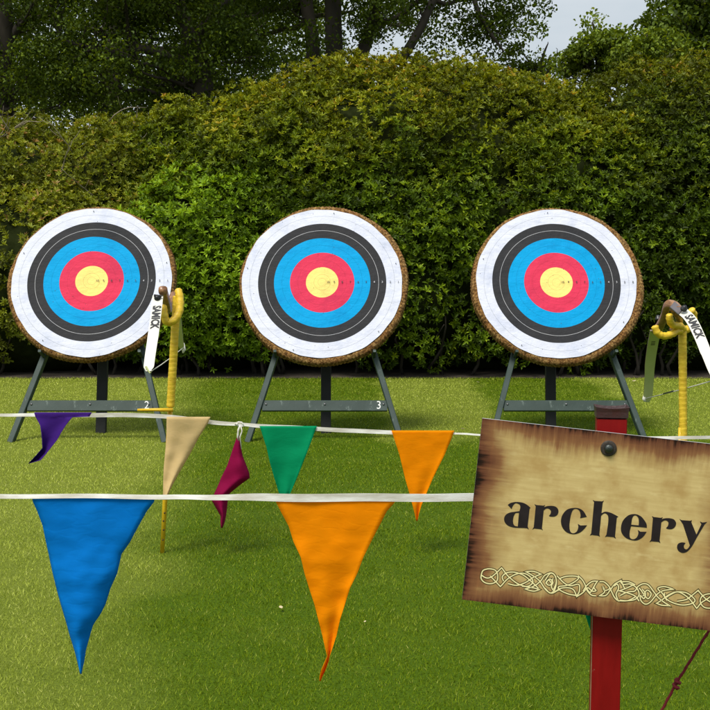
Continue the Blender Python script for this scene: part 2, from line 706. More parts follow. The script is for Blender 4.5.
bush('wide domed evergreen shrub behind the middle target, highest point of the bank',
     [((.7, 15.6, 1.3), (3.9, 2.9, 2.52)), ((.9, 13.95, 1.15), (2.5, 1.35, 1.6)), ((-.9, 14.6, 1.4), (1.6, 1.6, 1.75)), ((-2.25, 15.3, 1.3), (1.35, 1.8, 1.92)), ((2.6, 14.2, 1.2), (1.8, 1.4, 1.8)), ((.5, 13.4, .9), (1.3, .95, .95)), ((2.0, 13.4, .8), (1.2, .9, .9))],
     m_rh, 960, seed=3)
bush('low olive and brown evergreen shrub with bare dead twigs behind the left target',
     [((-4.9, 14.9, 1.0), (3.0, 2.1, 1.98)), ((-3.2, 14.9, 1.2), (1.6, 1.7, 1.72)), ((-3.9, 13.5, .9), (1.7, 1.0, 1.25)), ((-5.8, 13.6, 1.0), (1.6, 1.1, 1.3))],
     m_bw, 560, seed=5, dead=46, leafL=.050)
bush('bright green rounded shrub between the left and middle targets',
     [((-1.75, 13.5, 1.0), (1.15, .98, 1.28)), ((-2.15, 13.3, .8), (1.0, .88, .85)), ((-1.2, 13.35, .75), (.9, .85, .8))],
     m_br, 190, seed=9)
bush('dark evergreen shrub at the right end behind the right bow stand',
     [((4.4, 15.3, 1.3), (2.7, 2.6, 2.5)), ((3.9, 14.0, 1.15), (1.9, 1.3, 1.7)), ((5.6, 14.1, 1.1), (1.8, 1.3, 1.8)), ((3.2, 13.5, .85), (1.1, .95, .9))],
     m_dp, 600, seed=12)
bush('evergreen shrub beyond the left edge of the lawn view',
     [((-9.0, 15.2, 1.2), (2.8, 2.3, 2.3))], m_dp, 90, dens=30, seed=15)
bush('evergreen shrub beyond the right edge of the lawn view',
     [((8.8, 15.2, 1.2), (2.8, 2.4, 2.7))], m_dp, 90, dens=30, seed=16)

# ------------------------------------------------------------------ trees
OAK = [(0, (.03, .05, .005)), (.5, (.075, .12, .008)), (.85, (.15, .22, .012)), (1, (.25, .34, .025))]
LIGHT = [(0, (.05, .075, .008)), (.5, (.13, .19, .012)), (.85, (.22, .3, .025)), (1, (.32, .38, .05))]
m_oak = foliage_mat('oak_leaves', OAK, trans=.36, gloss=.6, spec=.25)
m_lt = foliage_mat('young_tree_leaves', LIGHT, trans=.35, gloss=.6, spec=.25)
bark = simple('bark', (.075, .062, .048), .9, .5, 5, .9, stretch=(1, 1, .3))


def tree(label, base, trunks, crowns, mat, nclump, perclump, leaf=.1, cr=(.35, .8), seed=1, limbs=40):
    """trunks: list of (points, radii); crowns: ellipsoids filled with leaf clumps that hang on limbs"""
    r = np.random.default_rng(seed)
    root = thing('broadleaf_tree', base, label, 'tree', 'trees behind the bank')
    off = root['_loc']
    mb = MB()
    nodes = []
    first = True
    for pts, rad in trunks:
        P3 = [Vector(p) for p in pts]
        # refine with wobble
        fine, fr = [], []
        n = len(P3)
        for i in range(n-1):
            for k in range(6):
                u = k/6
                p0, p1, p2, p3 = P3[max(i-1, 0)], P3[i], P3[i+1], P3[min(i+2, n-1)]
                q = .5*((2*p1) + (p2-p0)*u + (2*p0-5*p1+4*p2-p3)*u*u + (3*p1-p0-3*p2+p3)*u**3)
                q = q + Vector((mnoise.noise(q*1.3), mnoise.noise(q*1.3+Vector((7, 0, 0))), 0))*.06
                fine.append(q)
                fr.append(rad[i]*(1-u)+rad[i+1]*u)
        fine.append(P3[-1])
        fr.append(rad[-1])
        mb.tube(fine, fr, 12)
        mb.build('trunk' if rad[0] > .12 or first else 'limb', bark, root)
        first = False
        mb = MB()
        nodes += [(np.array(q), rr) for q, rr in zip(fine, fr) if q.z > 2.0]
    ncent = []
    vol = np.array([q[0]*q[1]*q[2] for c, q in crowns])
    for i in range(nclump):
        k = r.choice(len(crowns), p=vol/vol.sum())
        c, q = crowns[k]
        d = r.normal(size=3)
        d /= np.linalg.norm(d)
        ncent.append(np.array(c) + d*np.array(q)*r.uniform(.35, 1.0)**.6)
    ncent = np.array(ncent)
    NP = np.array([p for p, _ in nodes])
    for i in range(min(limbs, nclump)):
        c = ncent[i]
        dd = np.linalg.norm(NP - c, axis=1) + np.maximum(0, NP[:, 2]-c[2]+.3)*2
        k = int(np.argmin(dd))
        a, ra = nodes[k]
        L = np.linalg.norm(c-a)
        if L > 4.5:
            continue
        r0 = min(ra*.55, .018 + .016*L)
        pts = []
        for s in range(8):
            u = s/7
            p = a*(1-u)+c*u + np.array([0, 0, -1])*0.12*L*math.sin(u*PI)*(1 if i % 2 else -.6) + r.normal(size=3)*.05*L*.5*(0 < s < 7)
            pts.append(Vector(p))
        mb.tube(pts, [r0*(1-.88*s/7) for s in range(8)], 6)
        for s in (3, 5, 6):
            e = pts[s] + Vector((r.normal(size=3)*.35 + np.array([0, 0, .1]))*min(1, L*.35))
            mb.tube([pts[s], (pts[s]+e)/2 + Vector((0, 0, .04)), e], [r0*.3, r0*.2, .004], 5)
    mb.build('twigs', bark, root)['kind'] = 'stuff'
    Bs, tn = [], []
    for c in ncent:
        rad = r.uniform(*cr)
        d = unit(r.normal(size=(perclump, 3)))
        pts = c + d*rad*np.array([1, 1, .62])*(r.uniform(.15, 1, (perclump, 1))**.5)
        Bs.append(pts)
        tn.append(np.full(perclump, r.uniform(-.15, .15)))
    B = np.concatenate(Bs)
    tn = np.concatenate(tn)
    N = len(B)
    D = unit(r.normal(size=(N, 3)) + np.array([0, 0, -.35]))
    Nn = np.array([0, 0, 1.0]) + r.normal(size=(N, 3))*.6
    s = r.uniform(.7, 1.2, N)
    V, q = leaf_geo(B, D, Nn, leaf*s, leaf*.62*s)
    var = np.clip(r.beta(2.2, 2.6, N)+tn, 0, 1)
    np_mesh('crown', V, q, mat, root, off, attr=np.repeat(var, 6))
    return root


Yt = 21.0
def T(px, py, Y=Yt):
    return tuple(P(px, py, Y))
def foot(px, Y=Yt):
    p = P(px, 120, Y)
    return (p.x, Y, 0)

# large many-stemmed oak behind the centre
b0 = foot(338)
tree('large dark oak with several leaning trunks behind the highest part of the bank', b0,
     [([b0, T(337, 120), T(336, 60), T(332, 0), T(322, -90), T(318, -190)], [.26, .19, .165, .15, .11, .05]),
      ([(b0[0]+.1, Yt+.1, 0), T(345, 110, Yt+.1), T(360, 62, Yt+.1), T(373, 25, Yt), T(383, -20, Yt), T(410, -110), T(430, -190)], [.22, .15, .125, .11, .095, .07, .04]),
      ([(b0[0]-.2, Yt+.2, 0), T(316, 110, Yt+.3), T(315, 60, Yt+.3), T(308, 10, Yt+.3), T(290, -70, Yt+.3), T(270, -150, Yt+.3)], [.22, .16, .135, .12, .09, .04]),
      ([(b0[0]+.5, Yt-.2, 0), T(385, 90, Yt-.3), T(405, 55, Yt-.3), T(424, 20, Yt-.3), T(445, -20, Yt-.3), T(480, -100, Yt-.3)], [.16, .10, .085, .075, .06, .03]),
      ([T(372, 24), T(395, 18), T(425, -2), T(450, 4), T(475, -10)], [.06, .05, .045, .035, .02]),
      ([T(470, -20, Yt-.4), T(478, 10, Yt-.4), T(490, 35, Yt-.4), T(503, 52, Yt-.4)], [.05, .04, .03, .015])],
     [((T(330, -120)), (4.3, 3.2, 2.2)), ((T(330, -10, 23)), (3.2, 1.0, 1.0)), ((T(270, 65, 22.6)), (1.4, .8, .6)), ((T(390, 40, 22.8)), (1.3, .6, .7)), ((T(345, 15, 20.2)), (1.8, .5, .7)), ((T(300, 40, 20.3)), (.8, .4, .5)), ((T(420, 30, 20.3)), (.9, .4, .4)), ((T(400, 15, 20.2)), (1.5, .7, .9)), ((T(455, 40, 20.4)), (.9, .5, .6)), ((T(490, -40)), (1.0, 1.4, 1.3)), ((T(515, 20)), (.5, 1.0, .95)), ((T(250, 20, 22)), (1.2, 1.0, 1.0)), ((T(470, 10)), (.9, 1.2, .9)), ((T(420, 0)), (1.2, 1.2, .8))],
     m_oak, 385, 210, .066, seed=21, limbs=120, cr=(.3, .62))
b1 = foot(205, 19.5)
tree('dark spreading tree with low limbs rising above the dip in the bank', b1,
     [([b1, T(203, 110, 19.5), T(196, 60, 19.5), T(180, 10, 19.5), T(165, -80, 19.5), T(150, -160, 19.5)], [.22, .18, .16, .13, .1, .04]),
      ([T(198, 70, 19.5), T(150, 50, 19.5), T(110, 52, 19.3), T(60, 40, 19.2)], [.1, .075, .055, .02]),
      ([T(190, 40, 19.5), T(225, 5, 19.5), T(250, -10, 19.4), T(280, -20, 19.2)], [.09, .075, .05, .02])],
     [(T(170, -60, 19.5), (2.6, 2.2, 1.6)), (T(150, 40, 19.5), (2.0, 1.6, 1.05)), (T(215, 55, 19.5), (1.2, 1.2, .7)), (T(90, 60, 19.5), (1.1, 1.2, .8)), (T(220, 92, 19.8), (1.2, 1.0, .5)), (T(130, 98, 19.8), (1.5, 1.0, .5))],
     m_oak, 230, 210, .064, seed=22, limbs=90, cr=(.3, .62))
b2 = foot(-5, 20)
tree('dark tree with a thick trunk at the left edge of the view', b2,
     [([b2, T(0, 110, 20), T(2, 40, 20), T(-4, -20, 20), T(-20, -120, 20)], [.3, .24, .22, .18, .08]),
      ([T(2, 50, 20), T(30, 10, 20), T(60, -30, 20)], [.09, .06, .03])],
     [(T(-20, -70, 20), (3.0, 2.2, 2.0)), (T(30, 50, 20), (1.2, 1.3, .9)), (T(-60, 50, 20), (1.6, 1.6, 1.2)), (T(40, 95, 20), (1.3, 1.0, .55)), (T(60, 0, 20), (1.2, 1.2, .9))],
     m_oak, 150, 210, .064, seed=23, limbs=70, cr=(.3, .62))
b3 = foot(110, 27)
tree('distant dark tree seen through the gaps left of the oak', b3,
     [([b3, T(110, 100, 27), T(112, 0, 27), T(110, -90, 27)], [.3, .25, .2, .08])],
     [(T(110, 20, 27), (4.6, 2.0, 2.2)), (T(240, 60, 27), (2.8, 1.6, 1.6)), (T(0, 80, 27), (2.8, 1.6, 1.5)), (T(120, 105, 26.5), (4.6, 1.3, .9))],
     m_oak, 330, 190, .085, cr=(.4, .8), seed=24, limbs=40)
b4 = foot(600, 19)
tree('slender young tree with airy light crown standing against open sky', b4,
     [([b4, T(600, 90, 19), T(598, 50, 19), T(592, 22, 19)], [.09, .07, .05, .01]),
      ([T(600, 85, 19), T(612, 55, 19), T(618, 38, 19)], [.05, .03, .01]),
      ([T(600, 80, 19), T(577, 62, 19), T(560, 56, 19)], [.04, .025, .008])],
     [(T(594, 34, 19), (.2, .3, .3)), (T(602, 55, 19), (.6, .5, .42)), (T(618, 48, 19), (.35, .4, .3)), (T(576, 64, 19), (.4, .4, .25))],
     m_lt, 62, 90, .07, cr=(.14, .3), seed=25, limbs=46)
b5 = foot(652, 18)
tree('light green bushy tree beside the dark one at the right edge', b5,
     [([b5, T(652, 90, 18), T(650, 55, 18), T(648, 30, 18)], [.09, .07, .04, .01])],
     [(T(652, 55, 18), (.5, .5, .36)), (T(638, 66, 18), (.4, .4, .3)), (T(670, 62, 18), (.4, .4, .3))],
     m_lt, 60, 90, .07, cr=(.14, .32), seed=26, limbs=40)
b6 = foot(725, 21)
tree('dark round-crowned tree at the right edge', b6,
     [([b6, T(722, 90, 21), T(720, 30, 21), T(722, -30, 21)], [.24, .2, .15, .05])],
     [(T(735, 20, 21), (1.6, 1.4, 1.1)), (T(700, 45, 21), (.9, 1.0, .62)), (T(668, 50, 21), (.5, .6, .35)), (T(700, 25, 21), (.4, .5, .35))],
     m_oak, 130, 120, .1, cr=(.22, .5), seed=27, limbs=50)
b7 = foot(538, 22)
tree('thin twiggy tree half bare beside the oak foliage', b7,
     [([b7, T(540, 90, 22), T(541, 60, 22), T(548, 42, 22)], [.07, .05, .03, .006]),
      ([T(540, 80, 22), T(552, 62, 22), T(556, 48, 22)], [.03, .015, .004]),
      ([T(540, 75, 22), T(528, 60, 22), T(522, 50, 22)], [.03, .015, .004])],
     [(T(545, 72, 22), (.5, .5, .25)), (T(522, 60, 22), (.35, .4, .3))],
     m_lt, 26, 60, .07, cr=(.12, .3), seed=28, limbs=22)

# ------------------------------------------------------------------ target bosses
LEAN = R(24)
SL, CL = math.sin(LEAN), math.cos(LEAN)
YF = 8.44
m, t, b = material('target_paper')
o = t.obj()
x, y, z = t.sep(o)
FR = .612
rad = t.math('DIVIDE', t.vmath('LENGTH', t.comb(x, y, 0)), FR)
Yl, Rd, Bl, Bk, Wh = (.80, .63, .19), (.60, .035, .085), (.0, .29, .60), (.030, .030, .033), (.60, .62, .72)
ln = .0035
stops = [(0, Yl), (.05, (.5, .42, .14)), (.05+ln, Yl), (.1, (.45, .38, .12)), (.1+ln, Yl), (.2, Rd), (.3, (.45, .03, .06)), (.3+ln, Rd), (.4, Bl),
         (.5, (0, .2, .42)), (.5+ln, Bl), (.6, Bk), (.7, (.5, .5, .52)), (.7+ln*1.3, Bk), (.8, Wh), (.9, (.33, .35, .4)), (.9+ln, Wh)]
c = t.ramp(rad, stops, 'CONSTANT')
ov = t.vmath('ADD', o, t.comb(t.math('MULTIPLY', t.rnd(), 31), 0, 0))
cre = t.noise(t.mapping(ov, (1, 2.2, 1), (0, 0, R(30))), 5, 5, .6)
cre2 = t.noise(t.mapping(ov, (2.4, 1, 1), (0, 0, R(-20))), 4, 4, .65)
stain = t.mapr(t.noise(ov, 4.5, 6, .7), .48, .70, 0, .75)
c = t.mix(stain, c, t.mix(1.0, c, (.72, .76, .84), 'MULTIPLY'))
holes = t.new('ShaderNodeTexVoronoi')
t.put(holes.inputs['Vector'], ov)
holes.inputs['Scale'].default_value = 21
hm = t.math('MULTIPLY', t.math('LESS_THAN', holes.outputs['Distance'], .075), t.math('GREATER_THAN', t.noise(ov, 5, 2), .50))
c = t.mix(t.math('MULTIPLY', hm, .75), c, (.05, .045, .04))
t.put(b.inputs['Base Color'], c)
b.inputs['Roughness'].default_value = .7
b.inputs['Specular IOR Level'].default_value = .12
hh = t.math('ADD', t.math('MULTIPLY', t.math('ABSOLUTE', t.math('SUBTRACT', cre, .5)), 1.4), t.math('ABSOLUTE', t.math('SUBTRACT', cre2, .5)))
t.put(b.inputs['Normal'], t.bump(hh, .26, .03))
M_PAPER = m

m, t, b = material('straw_rope')
o = t.obj()
ns = t.noise(o, 55, 4, .7)
ns2 = t.noise(o, 7, 3, .6)
c = t.ramp(ns, [(.3, (.03, .014, .005)), (.46, (.15, .08, .025)), (.6, (.34, .21, .075)), (.75, (.58, .41, .17))])
c = t.mix(t.mapr(ns2, .4, .7, 0, .5), c, t.mix(1.0, c, (1.1, .6, .35), 'MULTIPLY'))
t.put(b.inputs['Base Color'], c)
b.inputs['Roughness'].default_value = .85
b.inputs['Specular IOR Level'].default_value = .15
t.put(b.inputs['Normal'], t.bump(t.noise(o, 120, 3, .7), 1.0, .01))
M_STRAW = m
M_INK = simple('printed_ink', (.03, .03, .035), .7, .1)
M_INKL = simple('pale_print', (.42, .42, .45), .7, .1)
M_PIN = simple('pin_steel', (.25, .25, .26), .35, .2, metal=.9)


def boss(px, py, seed, dx, label, Yf=YF, ov=(0, 0)):
    rd = random.Random(seed)
    U, N0 = 1.205, .045            # in-plane height of the centre, back of boss
    TH = .095
    # face centre lies TH in front of the leg plane
    fy = Yf + U*SL - (N0+TH)*CL
    c = P(px, py, fy)
    X = c.x
    zf = c.z
    root = thing('archery_target', (X, fy + .1, zf - .66*CL - .05), label, 'archery target', 'round straw archery targets with paper faces')
    Mf = Matrix.Translation((X, fy, zf)) @ Matrix.Rotation(R(90)-LEAN, 4, 'X')
    # straw boss: lathe with rope bumps
    mb = MB()
    NA = 900
    prof = []
    for k in range(7):
        prof.append((.05 + .58*k/7, -TH))
    for k in range(17):
        a = -PI/2 + PI*k/16
        prof.append((.628 + .035*math.cos(a), -TH/2 + TH/2*math.sin(a)))
    for k in range(5):
        prof.append((.615 - .56*k/4, -.002))
    ph = [rd.uniform(0, 6) for _ in range(6)]
    vs = []
    for j, (r_, z_) in enumerate(prof):
        onrim = 7 <= j < 24
        for i in range(NA):
            a = 2*PI*i/NA
            irr = dx[2] + .006*math.sin(2*a+ph[0]) + .0035*math.sin(5*a+ph[1]) + .002*math.sin(11*a+ph[2]) + dx[0]*math.cos(a-dx[1])
            bump = 0
            zz = z_
            if onrim:
                kk = (j-7)/16
                bump = .0024*math.sin(150*a + kk*5.0 + ph[3]) + .0022*math.sin(3*kk*2*PI)
                zz += .003*math.sin(31*a+ph[4])
            rr = r_ + (irr if j >= 6 and j < 25 else 0) + bump
            vs.append((rr*math.cos(a), rr*math.sin(a), zz))
    n = len(prof)
    fs = [[j*NA+i, j*NA+(i+1) % NA, (j+1)*NA+(i+1) % NA, (j+1)*NA+i] for j in range(n-1) for i in range(NA)]
    fs.append(list(range(NA))[::-1])
    fs.append([(n-1)*NA+i for i in range(NA)])
    mb.add(vs, fs, 0, True)
    mb.build('straw_boss', M_STRAW, root, Mf)
    # paper face
    mb = MB()
    NR, NB = 40, 160
    vs = [(0, 0, .006)]
    for j in range(1, NR+1):
        for i in range(NB):
            a = 2*PI*i/NB
            rr = FR*j/NR
            if j == NR:
                rr += .0025*math.sin(9*a+ph[5]) + .0015*math.sin(23*a) - .006*max(0, math.sin(a+2.2+ph[0]*.2))**8
            p = Vector((rr*math.cos(a), rr*math.sin(a), 0))
            z_ = .006 + .004*mnoise.noise(p*5+Vector((seed, 0, 0))) + .002*mnoise.noise(p*13+Vector((seed, 0, 4)))
            if j >= NR-1:
                z_ -= .001
            vs.append((p.x, p.y, z_))
    fs = [[0, 1+i, 1+(i+1) % NB] for i in range(NB)]
    fs += [[1+(j-1)*NB+i, 1+j*NB+i, 1+j*NB+(i+1) % NB, 1+(j-1)*NB+(i+1) % NB] for j in range(1, NR) for i in range(NB)]
    mb.add(vs, fs, 0, True)
    face = mb.build('target_face', M_PAPER, root, Mf)
    mb = MB()
    for i, s in enumerate(['10', '9', '8', '7', '6', '5', '4', '3', '2', '1']):
        tv, tf = text_geo(s, .024, .0003)
        r_ = FR*(.075 if i == 0 else .05+.1*i)
        mb.add([(vx+r_, vy, .0125) for vx, vy, vz in tv], tf, 1 if i in (6, 7) else 0)
    q = mb.build('score_lettering', [M_INK, M_INKL], face)
    for a in (.2, 1.5, 2.9, 4.3, 5.5):
        mb = MB()
        a += rd.uniform(-.2, .2)
        x_, y_ = .585*math.cos(a), .585*math.sin(a)
        mb.tube([(x_, y_, .006), (x_, y_, .016)], .0032, 8)
        mb.build('pin', M_PIN, face)
    return root


boss(91.8, 281.2, 1, (.003, 3.4, -.020), 'round straw target with paper face partly overlapped by the hanging white bow')
boss(322.2, 282.6, 2, (.014, -.2, -.010), 'middle round straw target with paper face, on the stand numbered 3')
boss(556.3, 282.7, 3, (.014, -.45, -.006), 'round straw target with paper face, standing behind the archery sign')

# ------------------------------------------------------------------ target stands
m, t, b = material('stand_paint')
o = t.obj()
n = t.noise(t.mapping(o, (1, 1, .35)), 30, 6, .75)
c = t.mix(t.mapr(t.noise(o, 5, 3), .35, .65), (.012, .030, .023), (.028, .050, .042))
c = t.mix(t.mapr(n, .58, .68, 0, .75), c, (.13, .17, .15))
t.put(b.inputs['Base Color'], c)
b.inputs['Roughness'].default_value = .6
t.put(b.inputs['Normal'], t.bump(n, .35, .004))
M_STAND = m
M_DARK = simple('dark_post_paint', (.012, .014, .013), .65, .4, 14, .4)
M_WHITE = simple('white_paint', (.75, .76, .74), .6, .12, 30)


def stand(px, py, rear_dx, number, label, Yf=YF):
    c = P(px, py, Yf)
    X = c.x
    root = thing('target_stand', (X, Yf, 0), label, 'target stand', 'dark green wooden target stands')
    def L(u, x, n=0.0):
        return Vector((X+x, Yf + u*SL - n*CL, u*CL + n*SL))
    nrm = Vector((0, -CL, SL))
    for s in (-1, 1):
        mb = MB()
        mb.bar(L(-.01, s*.572), L(1.86, s*.035), .042, .06, nrm, bev=.004)
        mb.build('leg', M_STAND, root)
        mb = MB()
        a = L(.655, s*.372, .03)
        mb.bar(a, a + nrm*.14, .022, .020, Vector((0, 0, 1)), bev=.003)
        mb.build('peg', M_STAND, root)
    mb = MB()
    mb.bar(L(.275, -.468, .0), L(.275, .468, .0), .030, .082, Vector((0, SL, CL)), bev=.003)
    beam = mb.build('crossbeam', M_STAND, root)
    for s in (-1, 0, 1):
        mb = MB()
        p = L(.285, s*.44, .014)
        mb.tube([p, p + nrm*.006], .008, 10)
        mb.build('bolt', M_PIN, beam)
    mb = MB()
    mb.bar((X+rear_dx, Yf+.40, -.02), (X+rear_dx*.5, Yf+.80, 1.70), .078, .05, Vector((0, -1, 0)), bev=.004)
    mb.build('rear_leg', M_DARK, root)
    mb = MB()
    p = L(1.80, 0, 0)
    mb.bar(p + Vector((-.09, 0, 0)), p + Vector((.09, 0, 0)), .05, .07, Vector((0, SL, CL)), bev=.004)
    mb.build('head_block', M_STAND, root)
    if number:
        tv, tf = text_geo(number[0], .088, .0)
        mb = MB()
        mb.add([L(.275+vy, number[1]+vx*.9, .0165) for vx, vy, vz in tv], tf)
        mb.build('painted_number', M_WHITE, beam)
    return root


stand(87.8, 444, .01, ('2', .425), 'green wooden stand with a 2 on its beam, under the left target')
stand(324.5, 445, .0, ('3', .405), 'green wooden stand with a white 3 on its beam, under the middle target')
stand(568, 446, -.06, None, 'green wooden stand under the right target, partly hidden by the sign')

# ------------------------------------------------------------------ bow stands and bows
m, t, b = material('yellow_wrap')
o = t.obj()
n = t.noise(t.mapping(o, (1, 1, 3)), 30, 4, .6)
c = t.mix(t.mapr(n, .3, .7), (.55, .34, .012), (.80, .56, .035))
c = t.mix(t.mapr(t.noise(o, 60, 3), .66, .74, 0, .5), c, (.22, .14, .03))
t.put(b.inputs['Base Color'], c)
b.inputs['Roughness'].default_value = .5
t.put(b.inputs['Normal'], t.bump(n, .4, .004))
M_YEL = m
M_ROD = simple('yellow_rod_paint', (.72, .45, .015), .45, .2, 40, .2)
M_SPOT = simple('rust_spots', (.05, .03, .015), .9, .2)


def wrap(mb, a, b, r, pitch=.021, seg=14, seed=0):
    """spirally wrapped foam: overlapping ridges along a-b"""
    a, b = Vector(a), Vector(b)
    L = (b-a).length
    d = (b-a).normalized()
    n = int(L/pitch*6)
    u = d.orthogonal().normalized()
    w_ = d.cross(u)
    vs = []
    for i in range(n+1):
        s = i/n*L
        for k in range(seg):
            an = 2*PI*k/seg
            phs = (s/pitch + .12*math.sin(an+s*9)) % 1.0
            rr = r*(1 - .06*phs + .045*mnoise.noise(Vector((s*14, seed, an*.5))))
            if i == 0 or i == n:
                rr *= .82
            vs.append(a + d*s + (u*math.cos(an)+w_*math.sin(an))*rr)
    fs = [[i*seg+k, i*seg+(k+1) % seg, (i+1)*seg+(k+1) % seg, (i+1)*seg+k] for i in range(n) for k in range(seg)]
    fs += [list(range(seg))[::-1], list(range(n*seg, (n+1)*seg))]
    mb.add(vs, fs, 0, True)


def lumpy(mb, pts, r, sub=5, seed=0, amp=.14):
    """padded hook: tube through pts with knobbly wrapping"""
    P3 = [Vector(p) for p in pts]
    out = []
    n = len(P3)
    for i in range(n-1):
        for k in range(sub):
            u = k/sub
            p0, p1, p2, p3 = P3[max(i-1, 0)], P3[i], P3[i+1], P3[min(i+2, n-1)]
            out.append(.5*((2*p1) + (p2-p0)*u + (2*p0-5*p1+4*p2-p3)*u*u + (3*p1-p0-3*p2+p3)*u**3))
    out.append(P3[-1])
    m_ = len(out)
    rr = [r*(1+amp*math.sin(i*2.1+seed)) for i in range(m_)]
    rr[0] *= .6
    rr[-1] *= .6
    mb.tube(out, rr, 12)


YB = 5.42
base = G(162, 553)
YB = base.y
root = thing('bow_stand', base, 'yellow wrapped metal bow stand beside the left target, with peg at knee height', 'bow stand', 'yellow ground bow stands')
mb = MB()
mb.tube([P(162, 556, YB), P(165.3, 495, YB), P(170.3, 408, YB)], [.010, .0115, .0115], 12)
rod = mb.build('pole', M_ROD, root)
mb = MB()
for py, dx in ((513, .3), (521, -.4), (530, .2), (540, .1)):
    p = P(163.9-(py-520)*.055+dx, py, YB-.0115)
    mb.tube([p + Vector((0, .002, 0)), p - Vector((0, .0012, 0))], .004, 8)
mb.build('drilled_hole', M_SPOT, rod)
mb = MB()
wrap(mb, P(177, 296, YB), P(170.4, 407, YB), .0198)
mb.build('padding', M_YEL, root)
mb = MB()
a, b_ = P(137.5, 410, YB-.02), P(173, 410, YB-.02)
mb.tube([a, a.lerp(b_, .5) + Vector((0, 0, .001)), b_], [.006, .0075, .009], 10)
mb.build('foot_peg', M_ROD, root)
mb = MB()
lumpy(mb, [P(178, 289, YB), P(180, 300, YB-.02), P(179, 312, YB-.04), P(174, 320, YB-.06), P(167, 322, YB-.07), P(164, 314, YB-.07), P(163, 305, YB-.06)], .0185, seed=1, amp=.08)
mb.build('hook', M_YEL, root)

xr = P(683, 350, YB).x
root = thing('bow_stand', (xr, YB, 0), 'yellow wrapped metal bow stand at the right edge, behind the sign board', 'bow stand', 'yellow ground bow stands')
mb = MB()
mb.tube([(xr, YB, -.01), (xr, YB, .6)], .0115, 12)
mb.build('pole', M_ROD, root)
mb = MB()
wrap(mb, P(682.5, 331, YB), P(683.3, 462, YB), 0.0198, pitch=.024, seed=5)
mb.build('padding', M_YEL, root)
mb = MB()
a = Vector((xr, YB-.02, .53))
mb.tube([a, a + Vector((-.17, 0, .0))], .0075, 10)
mb.build('foot_peg', M_ROD, root)
mb = MB()
lumpy(mb, [P(683, 331, YB), P(677, 331, YB-.03), P(672, 334, YB-.06), P(664, 336, YB-.08), P(657.5, 333, YB-.09), P(654.5, 325.5, YB-.09)], .0165, seed=2, amp=.1)
lumpy(mb, [P(684, 330, YB), P(680, 326, YB-.03), P(673.5, 325.5, YB-.06), P(670, 321, YB-.08), P(669.5, 314, YB-.09)], .0165, seed=4, amp=.1)
mb.build('hook', M_YEL, root)
mb = MB()
lumpy(mb, [P(684, 331, YB), P(691, 326, YB+.05), P(694, 316, YB+.07), P(691, 309.5, YB+.05)], .0165, seed=3, amp=.15)
mb.build('hook', M_YEL, root)

m, t, b = material('riser_wood')
o = t.obj()
n = t.noise(t.mapping(o, (14, 1.5, 14)), 6, 4, .6)
t.put(b.inputs['Base Color'], t.ramp(n, [(.3, (.10, .042, .018)), (.5, (.24, .115, .05)), (.7, (.38, .21, .10))]))
b.inputs['Roughness'].default_value = .35
M_WOOD = m
M_LIMBW = simple('white_limb', (.64, .63, .55), .32, .06, 10, spec=.5)
M_LIMBO = simple('olive_limb', (.50, .54, .24), .4, .15, 12, spec=.5)
M_LIMBE = simple('limb_edge', (.12, .07, .03), .4, .3, 12)
M_BLACK = simple('black_plastic', (.012, .012, .013), .4, .2, spec=.5)
M_STRING = simple('bow_string', (.62, .60, .52), .7, .15, 60)


def cat3(pts, sub):
    P3 = [Vector(p) for p in pts]
    out = []
    n = len(P3)
    for i in range(n-1):
        for k in range(sub):
            u = k/sub
            p0 = P3[i-1] if i > 0 else 2*P3[0]-P3[1]
            p3 = P3[i+2] if i+2 < n else 2*P3[-1]-P3[-2]
            p1, p2 = P3[i], P3[i+1]
            out.append(.5*((2*p1) + (p2-p0)*u + (2*p0-5*p1+4*p2-p3)*u*u + (3*p1-p0-3*p2+p3)*u**3))
    out.append(P3[-1])
    return out


